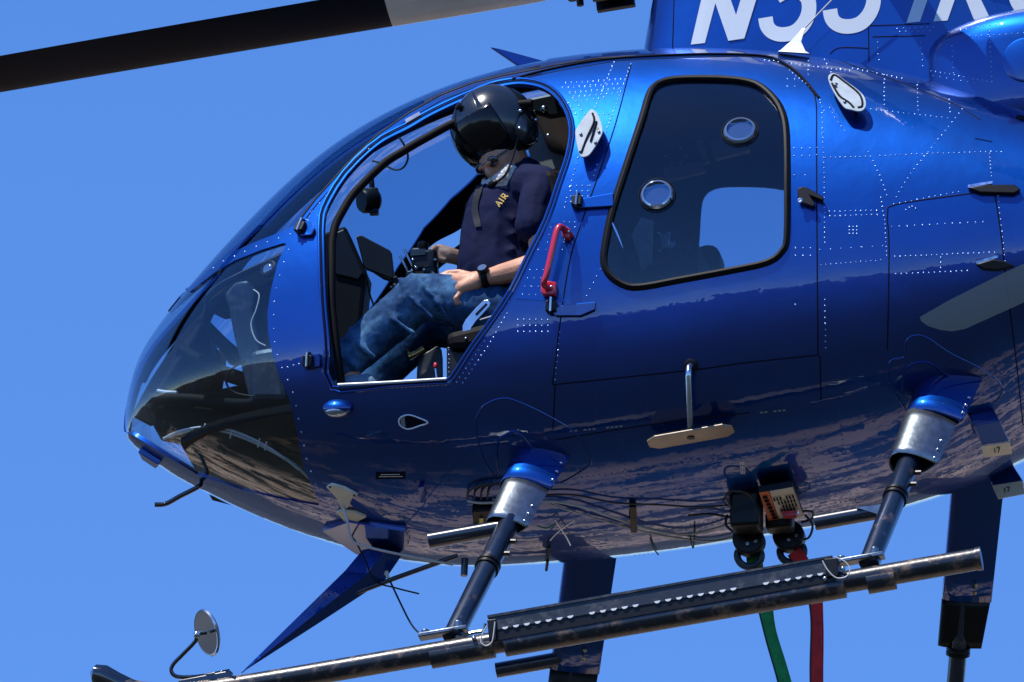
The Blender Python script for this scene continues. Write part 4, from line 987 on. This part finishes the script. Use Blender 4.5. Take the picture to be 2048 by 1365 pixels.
#__PART3__
# ------------------------------------------------------------------ cabin interior
def halfw(x, z):
    t = np.array([math.sqrt(max(x-X0, 1e-6))]); b = float(gb(t)[0]); zc = ZN+float(gm(t)[0])
    B = float(gl_(t)[0]) if z < zc else float(gt(t)[0]); n = 2.3 if z < zc else 2.15
    q = min(1, abs(z-zc)/max(B, 1e-6)); return b*(1-q**n)**(1/n)
def slab(name, y0, y1, pts, m, parent=HELI, bevel=.004):
    return obj(name, MB().prism([P(x, y, y0) for x, y in pts], Vector((0, y1-y0, 0))), m, parent, smooth=False, bevel=bevel)
zf = P(780, 780, -.60).z
def floor(name, xa, xb, z, th):
    xs = np.linspace(xa, xb, 24); L = [(x, -max(.01, halfw(x, z)-.022), z) for x in xs]; Rr = [(x, max(.01, halfw(x, z)-.022), z) for x in xs]
    return obj(name, MB().prism(L + Rr[::-1], Vector((0, 0, -th))), 'interior_black', HELI, smooth=False)
floor('cabin_floor', P(395, 800, 0).x, P(1150, 800, 0).x, zf, .03)
floor('rear_floor', P(1155, 800, 0).x, P(1800, 800, 0).x, zf + .03, .03)
# centre windshield beam and door frame trim
ts_ = np.linspace(.22, 1.24, 40)
obj('windshield_beam', MB().tube([(X0+t*t, 0, ZN+float(gm([t])[0])+float(gt([t])[0])-.030) for t in ts_], .024, 12), 'interior_black', HELI)
for sg in (-1, 1):
    q = SL([(676,770),(664,680),(656,600),(656,470),(664,432),(700,372),(760,312),(825,272),(900,230),(990,196),(1060,190)], -.034); q = [p if sg < 0 else mirv(p) for p in q]
    obj('door_frame_trim', MB().tube([Vector(p) for p in catmull(q[::4]+[q[-1]], 4)], .014, 12), 'interior_black', HELI)
# bulkhead behind the front seats, ceiling, rear lining
xb = P(1165, 500, -.3).x
def wall(name, x, z0, z1, th, m):
    zs = np.linspace(z0, z1, 18); L = [(x, -max(.01, halfw(x, z)-.02), z) for z in zs]; Rr = [(x, max(.01, halfw(x, z)-.02), z) for z in zs]
    return obj(name, MB().prism(L + Rr[::-1], Vector((th, 0, 0))), m, HELI, smooth=False)
wall('seat_bulkhead', xb, zf-.02, P(1120, 345, -.3).z, .02, 'interior_black')
slab('overhead_console', -.30, .10, [(1052,196),(1100,186),(1150,190),(1150,228),(1100,236),(1064,226)], 'black_plastic', bevel=.012)
slab('headliner_panel', .06, .10, [(1040,248),(1150,214),(1190,330),(1070,345)], 'headliner')
for a in ((1060,200),(1088,196)): obj('overhead_switch', MB().ell(P(a[0], a[1]+22, -.31), .012, .008, .012, nu=10, nv=8), 'chrome', HELI)
slab('cabin_jamb', .16, .18, [(1262,470),(1282,434),(1306,440),(1300,560),(1290,566)], 'plate_steel')
slab('rear_seat_back', .30, .42, [(1372,560),(1384,505),(1400,488),(1425,486),(1440,500),(1440,575)], 'interior_black', bevel=.02)
obj('seat_glint_bits', MB().box(P(1330,482,.02), .03, .01, .05).box(P(1344,492,.02), .02, .01, .03), 'chrome', HELI, bevel=.003)  # chrome bits added to give glints on the dark seat
rs_ = slab('rear_bench', -.30, .42, [(1195,640),(1225,572),(1275,545),(1330,500),(1380,466),(1396,480),(1392,560),(1330,640)], 'interior_black', bevel=.02)
for x, y, r_ in ((1352,312,.03),(1328,484,.02)):
    mb = MB().lathe([(r_, 0), (r_, .02), (r_*.6, .03), (0, .03)], P(x, y, .30), Vector((0,-1,-.2)), 20); o_ = obj('cabin_speaker', mb, 'black_plastic', HELI, angle=30)
    for k in range(6):
        a = k*math.pi/3; obj('speaker_screw', MB().ell(P(x+20*math.cos(a), y+20*math.sin(a), .275), .005, .005, .005, nu=8, nv=5), 'chrome', o_)
slab('cabin_bracket', .28, .30, [(1326,336),(1406,320),(1410,344),(1334,362)], 'headliner'); slab('cabin_bracket', .28, .30, [(1390,280),(1404,276),(1420,322),(1408,328)], 'headliner'); slab('cabin_panel', .30, .33, [(1416,282),(1480,262),(1500,300),(1430,318)], 'headliner')
# instrument console and glareshield
con = slab('instrument_console', -.15, -.03, [(412,604),(450,566),(540,514),(600,486),(650,464),(690,450),(732,545),(722,640),(700,700),(690,800),(520,806),(492,700),(474,606),(440,618)], 'interior_black', bevel=.012)
obj('glareshield', MB().tube([Vector(p) for p in catmull([P(408,606,-.16), P(430,580,-.17), P(470,556,-.18), P(540,524,-.18), P(600,496,-.17)], 6)], [.006]*3+[.016]*19+[.012]*3, 12, flat=.6), 'plate_dark', con)
slab('console_column', -.19, -.15, [(448,588),(470,562),(498,560),(512,578),(506,620),(540,800),(500,806),(470,680),(456,610)], 'plate_dark', bevel=.01)
slab('instrument_face', -.16, -.15, [(660,470),(688,458),(726,545),(716,560),(668,548)], 'black_plastic', con)
p, n = S(527, 528, -.03)
lv = obj('nose_vent', MB().lathe([(.030, -.01), (.031, .004), (.024, .008), (.022, .002), (0, .004)], p, n, 28), 'black_plastic', HELI, angle=30)
obj('vent_lens', MB().ell(p + n*.002, .021, .021, .008, (n.orthogonal().normalized(), n.cross(n.orthogonal()).normalized(), n), 16, 8), 'lamp_glass', lv)
mon = slab('monitor', -.13, -.112, [(712,474),(718,470),(724,471),(779,500),(783,506),(788,552),(784,558),(778,556),(732,538),(727,533)], 'black_plastic', bevel=.004)
obj('monitor_arm', MB().tube([P(730,530,-.10), P(770,556,-.10), P(800,566,-.12), P(815,580,-.12)], .008, 8), 'black_plastic', mon)
obj('monitor_cable', MB().tube([Vector(p) for p in catmull([P(731,540,-.12), P(735,560,-.12), P(740,590,-.1), P(752,622,-.08)], 6)], .0035, 6), 'cable_dark', mon)
stick = obj('cyclic_cluster', MB().box(P(808,568,-.2), .05, .05, .03).box(P(795,577,-.2), .03, .04, .025).box(P(822,556,-.2), .03, .04, .04), 'black_plastic', HELI, bevel=.006)
for a, b in (((800,512),(817,546)), ((809,500),(824,532))): obj('cluster_toggle', MB().tube([P(*a, -.2), P(*b, -.2)], [.005, .0035], 8), 'chrome', stick)
for x, y in ((788,580),(783,576),(792,556)): obj('cluster_knob', MB().ell(P(x, y, -.23), .006, .006, .006, nu=8, nv=6), 'plate_dark', stick)
# compass on the centre post, wire hoop
cp = obj('compass', MB().lathe([(.034, -.03), (.042, -.02), (.042, .02), (.036, .03), (0, .03)], P(738,402,0.0), Vector((-.75,-.6,-.2)), 24), 'black_plastic', HELI, angle=35)
obj('compass_mount', MB().box(P(742,382,0.0), .05, .03, .012).tube([P(745,384,0), P(742,352,0)], .010, 8).box(P(748,424,0.0), .03, .03, .02), 'black_plastic', cp, bevel=.003)
obj('wire_hoop', MB().tube([Vector(p) for p in catmull([P(796,272,-.3), P(808,290,-.3), P(816,314,-.28), P(808,334,-.26), P(790,340,-.25), P(764,328,-.24), P(745,322,-.23)], 6)], .0036, 6), 'cable_dark', HELI)
# seat and small controls
st = slab('pilot_seat', -.55, -.12, [(1076,335),(1112,338),(1140,420),(1128,600),(1100,690),(898,700),(888,664),(985,640),(1046,600),(1078,480)], 'interior_black', bevel=.025)
sb_ = slab('seat_box', -.52, -.18, [(893,694),(1010,688),(1000,790),(893,790)], 'black_plastic', bevel=.004)
mb = MB(); row([(898,700),(898,756)], 9, .0024, mb, lambda x, y: (P(x, y, -.522), Vector((0,-1,0)))); row([(898,697),(946,695)], 9, .0024, mb, lambda x, y: (P(x, y, -.522), Vector((0,-1,0))))
o = obj('rivets', mb, 'rivet_paint_glint', sb_, fix=False); o['kind'] = 'stuff'
slab('pedestal_panel', -.30, -.28, [tuple(p) for p in catmull([(833,790),(834,735),(842,714),(858,702),(882,698),(884,790)], 4)], 'plate_dark', bevel=.003)
obj('fuel_valve', MB().tube([P(818,714,-.34), P(832,708,-.34), P(848,698,-.34)], [.013, .009, .012], 10), 'brass', HELI)
obj('fuel_valve_handle', MB().tube([P(824,712,-.35), P(808,690,-.35)], .003, 6), 'brass', HELI)
lv = obj('idle_lever', MB().tube([P(874,760,-.48), P(871,738,-.48)], .0035, 8), 'chrome', HELI); obj('lever_knob', MB().ell(P(871,732,-.48), .008, .008, .012, nu=10, nv=8), 'red_paint', lv)
br = slab('seat_bracket', -.545, -.54, [tuple(p) for p in ((926,684),(925,652),(931,640),(950,618),(968,601),(976,600),(981,606),(978,614),(952,642),(942,656),(938,684))], 'chrome', bevel=.001)
slab('bracket_slot', -.5475, -.5455, [(950,628),(972,606),(975,609),(953,632)], 'seam_dark', br); obj('bracket_bolt', MB().ell(P(932,678,-.55), .006, .006, .006, nu=10, nv=6), 'steel_sheet', br)
obj('floor_cable', MB().tube([Vector(p) for p in catmull([P(960,640,-.54), P(985,632,-.54), P(1000,622,-.54), P(1008,600,-.54)], 5)], .003, 6), 'cable_grey', HELI)
# harness and rods in the nose bubble
def ncable(pts, r, m, dep=-.05, name='nose_cable'):
    return obj(name, MB().tube([Vector(p) for p in catmull([S(x, y, dep)[0] for x, y in pts], 8)], r, 8), m, HELI)
hs = ncable([(322,884),(350,874),(395,865),(440,867),(490,884),(540,908),(590,940),(632,980)], .0055, 'cable_grey', -.016, 'wire_harness')
ncable([(326,881),(352,868),(398,859),(446,862),(496,880),(546,908),(596,946)], .0036, 'white_paint', -.014, 'wire_harness')
for x, y in ((380,872),(404,862),(458,874),(514,892),(528,898)): obj('cable_tie', MB().tube([S(x+2,y-10,-.012)[0], S(x-1,y+6,-.010)[0]], .0026, 6), 'white_paint', hs)
ncable([(300,780),(318,784),(340,786)], .005, 'white_paint', -.03, 'nose_fitting')
ncable([(470,715),(440,735),(432,765),(450,790),(490,800)], .0038, 'rubber', -.06)
ncable([(494,568),(506,580),(500,610),(490,640),(500,672),(520,685)], .0024, 'cable_grey', -.04)
for q, r_ in (([(400,640),(450,690),(500,730)], .020), ([(360,700),(430,740),(520,770)], .026), ([(300,800),(380,800),(480,810),(560,800)], .022), ([(420,610),(400,660),(350,740),(300,820)], .018)):
    obj('pedal_rod', MB().tube([Vector(p) for p in catmull([P(x, y, -.05) for x, y in q], 6)], r_, 10), 'interior_black', HELI)
slab('pedal_plate', -.03, .12, [(318,772),(352,700),(402,640),(418,662),(420,720),(392,790),(330,806)], 'interior_black', bevel=.01)
slab('nose_floor_panel', -.02, .10, [(290,812),(380,790),(470,770),(560,770),(600,830),(590,880),(420,880),(310,860)], 'interior_black', bevel=.01)
slab('nose_backing', .10, .12, [(262,830),(300,760),(345,690),(392,622),(418,604),(412,650),(424,690),(452,712),(446,760),(440,800),(300,850)], 'interior_black')  # dark backing added to block sky seen through the nose bubble
slab('nose_backing', .10, .12, [(448,560),(560,505),(640,480),(640,800),(480,800),(486,720),(470,680),(462,640)], 'interior_black')
slab('pilot_foot_rest', -.22, -.10, [(500,700),(560,690),(575,800),(500,800)], 'plate_dark', bevel=.02)
pt = S(570, 820, -.03)[0]; obj('nose_tag', MB().prism([S(x, y, -.02)[0] for x, y in ((566,812),(578,814),(578,828),(571,834),(565,826))], Vector((0,.003,0))), 'cable_grey', HELI, smooth=False)

# ------------------------------------------------------------------ the pilot
def chain(mb, pts, seg=12):
    """rounded limb through (px, py, y, radius) joints"""
    q = [(P(a, b, c), r) for a, b, c, r in pts]
    for (p0, r0), (p1, r1) in zip(q[:-1], q[1:]):
        n = max(2, int((p1-p0).length/min(r0, r1)/.5))
        L = [p0.lerp(p1, k/n) for k in range(n+1)]; RR = [r0+(r1-r0)*k/n for k in range(n+1)]
        mb.tube(L, RR, seg)
    for p, r in q: mb.ell(p, r, r, r, nu=seg, nv=8)
    return mb
def bake(name, mb, m, parent, vox, smooth=6, disp=0.0, dscale=.06):
    o = obj(name, mb, m, None, fix=True)
    md = o.modifiers.new('r', 'REMESH'); md.mode = 'VOXEL'; md.voxel_size = vox; md.use_smooth_shade = True
    sm = o.modifiers.new('s', 'SMOOTH'); sm.iterations = smooth; sm.factor = .5
    if disp:
        tx = bpy.data.textures.new(name+'_fold', 'CLOUDS'); tx.noise_scale = dscale; tx.noise_depth = 2
        dm = o.modifiers.new('d', 'DISPLACE'); dm.texture = tx; dm.strength = disp; dm.mid_level = .5; dm.texture_coords = 'GLOBAL'
        s2 = o.modifiers.new('s2', 'SMOOTH'); s2.iterations = 2
    bpy.context.view_layer.update()
    dg = bpy.context.evaluated_depsgraph_get(); me = bpy.data.meshes.new_from_object(o.evaluated_get(dg)); old = o.data
    o.modifiers.clear(); o.data = me; me.name = name; bpy.data.meshes.remove(old)
    me.polygons.foreach_set('use_smooth', [True]*len(me.polygons))
    if parent: adopt(o, parent)
    return o
PIL = thing('person', P(1010, 620, -.33), 'person in dark flight helmet, navy shirt and jeans looking down in the open cockpit', 'person')
mb = MB()
chain(mb, [(1030,620,-.33,.13),(1005,530,-.32,.12),(1018,440,-.32,.12),(1038,375,-.33,.09),(1028,338,-.35,.055),(1012,318,-.37,.06)])
chain(mb, [(1085,375,-.49,.05),(1080,450,-.535,.044),(1084,525,-.545,.041),(1040,541,-.53,.041),(1004,549,-.51,.035),(972,556,-.50,.027)])
chain(mb, [(985,415,-.17,.05),(990,480,-.14,.043),(985,532,-.14,.041),(945,524,-.17,.036),(914,515,-.20,.026)])
# near hand closed round a small lever
chain(mb, [(972,556,-.50,.027),(950,561,-.497,.030),(930,564,-.49,.030),(914,560,-.482,.022)]); chain(mb, [(950,566,-.505,.028),(925,577,-.505,.025)])
chain(mb, [(914,556,-.47,0.0116),(892,553,-.468,0.0108),(880,563,-.474,0.0099),(886,576,-.484,0.0090)], 8)
chain(mb, [(911,565,-.485,0.0116),(893,570,-.490,0.0108),(889,585,-.494,0.0099),(898,594,-.492,0.0090)], 8)
chain(mb, [(914,576,-.500,0.0112),(900,585,-.508,0.0103),(900,599,-.506,0.0095),(909,602,-.498,0.0086)], 8)
chain(mb, [(922,585,-.512,0.0103),(912,597,-.518,0.0095),(914,607,-.512,0.0086),(922,606,-.504,.009)], 8)
chain(mb, [(944,552,-.478,0.0129),(918,545,-.466,0.0112),(896,546,-.462,0.0103),(880,553,-.466,0.0090)], 8)
# far hand on the controller
chain(mb, [(914,515,-.20,.026),(898,511,-.21,.028),(884,507,-.215,.024)])
for k, (a, b) in enumerate(((880,499),(878,506),(880,514),(884,521))): chain(mb, [(a+4,b,-.215-.004*k,0.0108),(a-10,b-3,-.235,0.0099),(a-18,b+3,-.25,0.0086),(a-14,b+9,-.262,.0095)], 8)
chain(mb, [(898,500,-.205,0.0120),(880,494,-.20,0.0103),(866,496,-.20,0.0086)], 8)
chain(mb, [(1000,620,-.42,.08),(840,592,-.44,.058),(694,730,-.44,.045),(700,775,-.44,.04),(670,786,-.45,.035)]); chain(mb, [(1015,655,-.22,.08),(862,642,-.20,.058),(730,790,-.21,.045)])
# head and face turned down towards the hands
hc = P(1006, 318, -.395)
ff_ = Vector((-.48, -.62, -.62)).normalized(); uu = Vector((-.40, -.30, .86)); uu = (uu - ff_*uu.dot(ff_)).normalized(); ss = ff_.cross(uu).normalized()
HA = (ff_, ss, uu)
mb.ell(hc, .088, .072, .105, HA); mb.ell(hc + ff_*.045 - uu*.055, .045, .048, .045, HA)
mb.ell(hc + ff_*.088 - uu*.012, .018, .013, .022, HA); mb.ell(hc + ff_*.078 + uu*.015, .02, .05, .012, HA)
mb.ell(hc + ff_*.072 - uu*.048, .018, .024, .008, HA)
BODY = bake('body', mb, 'skin', PIL, .0036, 4)
def hpt(a, b, c): return hc + ff_*a + ss*b + uu*c
bm_ = MB()
for a in range(-6, 7):
    an = a*.22; bm_.ell(hpt(.050+.050*math.cos(an), .066*math.sin(an), -.080+.026*abs(math.sin(an))), .026, .020, .036, HA, 10, 8)
for b in (-.026, -.013, 0, .013, .026): bm_.ell(hpt(.092-abs(b)*.4, b, -.034), .010, .010, .008, HA, 8, 6)
bake('beard', bm_, 'beard', PIL, .004, 3, .006, .012)
gl2 = MB()
for s in (-1, 1): gl2.ell(hpt(.082, s*.031, .012), .010, .027, .020, HA, 16, 8)
gl2.tube([hpt(.09, -.02, .018), hpt(.094, 0, .02), hpt(.09, .02, .018)], .004, 8)
for s in (-1, 1): gl2.tube([hpt(.078, s*.055, .018), hpt(.03, s*.074, .018)], .004, 8)
bake('sunglasses', gl2, 'black_gloss', PIL, .0028, 2)
# shirt
mb = MB()
chain(mb, [(1030,620,-.33,.150),(1004,535,-.33,.152),(1014,440,-.33,.150),(1036,378,-.34,.114),(1032,350,-.345,.070)])
chain(mb, [(1040,372,-.38,.085),(1085,372,-.49,.066),(1072,415,-.525,.064),(1066,452,-.54,.062)]); chain(mb, [(1030,385,-.28,.085),(985,415,-.17,.066),(988,480,-.14,.062)])
for q in ([(950,480,-.40),(985,468,-.455),(1030,470,-.47)], [(940,515,-.41),(975,508,-.455),(1030,500,-.47)], [(936,545,-.40),(970,540,-.45),(1020,530,-.46)], [(958,400,-.40),(990,425,-.455),(1030,440,-.47)]):
    mb.tube([Vector(p) for p in catmull([P(*k) for k in q], 6)], .012, 8)
SHIRT = bake('shirt', mb, 'shirt_navy', PIL, .006, 6, .013, .09)
# jeans
mb = MB()
chain(mb, [(1030,640,-.33,.150),(1000,622,-.42,.098),(920,604,-.43,.090),(838,594,-.44,.080),(770,652,-.44,.076),(700,716,-.44,.066),(684,732,-.44,.066)]); chain(mb, [(1015,660,-.22,.095),(862,645,-.20,.080),(775,735,-.20,.070),(735,790,-.20,.062)])
for q in ([(800,556,-.50),(828,600,-.525),(868,640,-.50)], [(820,548,-.48),(856,580,-.525),(890,630,-.51)], [(760,600,-.49),(790,640,-.52),(830,668,-.50)], [(700,655,-.48),(720,690,-.51),(752,716,-.49)], [(672,682,-.47),(684,712,-.51),(716,738,-.48)]):
    mb.tube([Vector(p) for p in catmull([P(*k) for k in q], 6)], .010, 8)
bake('jeans', mb, 'denim', PIL, .006, 12, .013, .085)
mb = MB(); chain(mb, [(735,772,-.46,.040),(700,770,-.46,.036),(676,778,-.46,.030)]); bake('shoe', mb, 'shoe_grey', PIL, .006, 3, .006, .03)
mb = MB(); chain(mb, [(760,800,-.20,.040),(720,800,-.20,.034)]); bake('shoe', mb, 'shoe_grey', PIL, .006, 3)
# watch
wa = P(972,556,-.50); wd_ = (P(940,562,-.497) - P(1004,549,-.51)).normalized(); wn = Vector((-.15,-.85,.5)); wn = (wn - wd_*wn.dot(wd_)).normalized(); wt = wd_.cross(wn)
WB = obj('watch_strap', MB().tube([wa + wn*(.034*math.cos(a)) + wt*(.034*math.sin(a)) for a in [2*math.pi*k/28 for k in range(28)]], .011, 8, closed=True, flat=.35, up=None), 'rubber', PIL)
obj('watch_case', MB().lathe([(.020, -.006), (.021, .004), (.017, .009), (.015, .008), (0, .008)], wa + wn*.036, wn, 24), 'black_plastic', PIL, angle=30)
obj('watch_dial', MB().lathe([(.0145, .0), (.0145, .0015), (0, .0015)], wa + wn*.0445, wn, 24), 'lamp_glass', PIL)
# helmet with visor
kc = P(989, 257, -.385); hf = Vector((-.60, -.56, -.56)).normalized(); hu = Vector((-.30, -.20, .93)); hu = (hu - hf*hu.dot(hf)).normalized(); hs_ = hf.cross(hu).normalized(); KA = (hf, hs_, hu)
def kpt(a, b, c): return kc + hf*a + hs_*b + hu*c
nu, nv = 48, 30; v = []; f = []
def hel(rx, ry, rz, a0, a1, b0, b1, nu=40, nv=24):
    v = []; f = []
    for j in range(nv+1):
        for i in range(nu+1):
            a = a0+(a1-a0)*i/nu; b = b0+(b1-b0)*j/nv
            v.append(kpt(rx*math.cos(b)*math.cos(a), ry*math.cos(b)*math.sin(a), rz*math.sin(b)))
    for j in range(nv):
        for i in range(nu): f.append((j*(nu+1)+i, j*(nu+1)+i+1, (j+1)*(nu+1)+i+1, (j+1)*(nu+1)+i))
    return v, f
v, f = hel(.141, .128, .136, R(48), R(312), R(-48), R(89.5)); mb = MB().add(v, f)
v, f = hel(.141, .128, .136, R(-48), R(48), R(-4), R(89.5)); mb.add(v, f)
mat('helmet_shell', (0.012, 0.015, 0.018), rough=0.20, coat=0.5, coat_ior=1.6, coat_rough=0.22, var=.25, var_scale=20)
HEL = obj('helmet', mb, 'helmet_shell', PIL, fix=False, angle=60); sd = HEL.modifiers.new('solid', 'SOLIDIFY'); sd.thickness = .010
v, f = hel(.149, .136, .144, R(-66), R(66), R(-40), R(30)); VIS = obj('visor', MB().add(v, f), 'visor_black', HEL, fix=False); sd = VIS.modifiers.new('solid', 'SOLIDIFY'); sd.thickness = .004
rim = [kpt(.150*math.cos(R(b))*math.cos(R(a)), .137*math.cos(R(b))*math.sin(R(a)), .145*math.sin(R(b))) for a, b in [(-66+132*k/24, -40) for k in range(25)]]
obj('visor_trim', MB().tube(rim, .0048, 8), 'rubber', HEL)
rim = [kpt(.150*math.cos(R(30))*math.cos(R(a)), .137*math.cos(R(30))*math.sin(R(a)), .145*math.sin(R(30))) for a in [-62+124*k/24 for k in range(25)]]
obj('visor_track', MB().tube(rim, .0030, 8), 'helmet_shell', HEL)
obj('visor_knob', MB().lathe([(.014, 0), (.012, .010), (0, .012)], kpt(.10, -.02, .115), (hu*.8+hf*.5), 16), 'black_plastic', HEL)
for s in (-1, 1):
    obj('ear_cup', MB().ell(kpt(-.015, s*.118, -.055), .050, .026, .058, KA, 24, 14), 'helmet_shell', HEL)
    for a, c in ((-.05, -.02), (.03, -.02), (-.01, .03), (-.06, -.085)): obj('helmet_snap', MB().ell(kpt(a-.01, s*.140, c-.03), .007, .005, .007, KA, 8, 6), 'chrome', HEL)
obj('helmet_edge', MB().tube([kpt(.150*math.cos(R(-48))*math.cos(R(a)), .136*math.cos(R(-48))*math.sin(R(a)), .142*math.sin(R(-48))) for a in range(50, 311, 8)], .007, 8), 'rubber', HEL)
mic = obj('microphone_boom', MB().tube([Vector(p) for p in catmull([kpt(.03,-.125,-.07), hpt(.09,-.075,-.04), hpt(.125,-.035,-.052)], 6)], .004, 8), 'black_plastic', HEL)
obj('microphone', MB().ell(hpt(.118, -.010, -.050), .014, .026, .012, HA, 14, 8), 'black_plastic', HEL)
# gold print on the shirt front
bvs = BVHTree.FromPolygons([v.co.copy() for v in SHIRT.data.vertices], [tuple(p.vertices) for p in SHIRT.data.polygons]); SS = ray_on(bvs)
ux, uy = np.array([.62, -.78])*1.0, np.array([.80, .55])
def sp(a, b): q = np.array([990.0, 408.0]) + ux*a + uy*b; return (q[0], q[1])
mb = MB(); 
for cl in ([(0,12),(4,0),(8,12)], [(2,8),(6,8)], [(13,0),(13,12)], [(19,12),(19,0),(25,1),(25,6),(19,7)], [(22,7),(27,12)]):
    r_ = ribbon(SS, '', [sp(*q) for q in cl], 2.6, .004, None, None); mb.add(r_.v, r_.f)
o = obj('shirt_print', mb, 'gold_print', PIL, smooth=False); o['kind'] = 'stuff'
# strap of the harness over the shoulder
for q in ([(962,372),(952,415),(958,455)],):
    r_ = ribbon(SS, '', [tuple(p) for p in catmull(q, 6)], 12, .006, None, None); obj('harness_strap', r_, 'cable_dark', PIL)
# gimbal controller held in both hands
CT = thing('remote_controller', P(850, 530, -.26), 'black handheld controller with knobs gripped above the jeans knee', 'controller')
obj('controller_body', MB().box(P(850,524,-.26), .085, .05, .075).box(P(838,506,-.26), .06, .045, .03).box(P(862,545,-.27), .05, .05, .04), 'black_plastic', CT, bevel=.012)
obj('controller_knob', MB().lathe([(.018, -.015), (.020, 0), (.017, .014), (0, .016)], P(846,492,-.27), Vector((.1,-.3,1)), 16), 'black_plastic', CT, angle=35)
obj('controller_screen', MB().box(P(836,505,-.29), .05, .004, .022), 'plate_dark', CT)
obj('controller_lever', MB().tube([P(862,545,-.30), P(884,560,-.47)], .006, 8), 'chrome', CT)
for x, y in ((826,520),(832,536),(848,540),(870,520)): obj('controller_button', MB().ell(P(x, y, -.295), .006, .006, .006, nu=8, nv=6), 'chrome', CT)
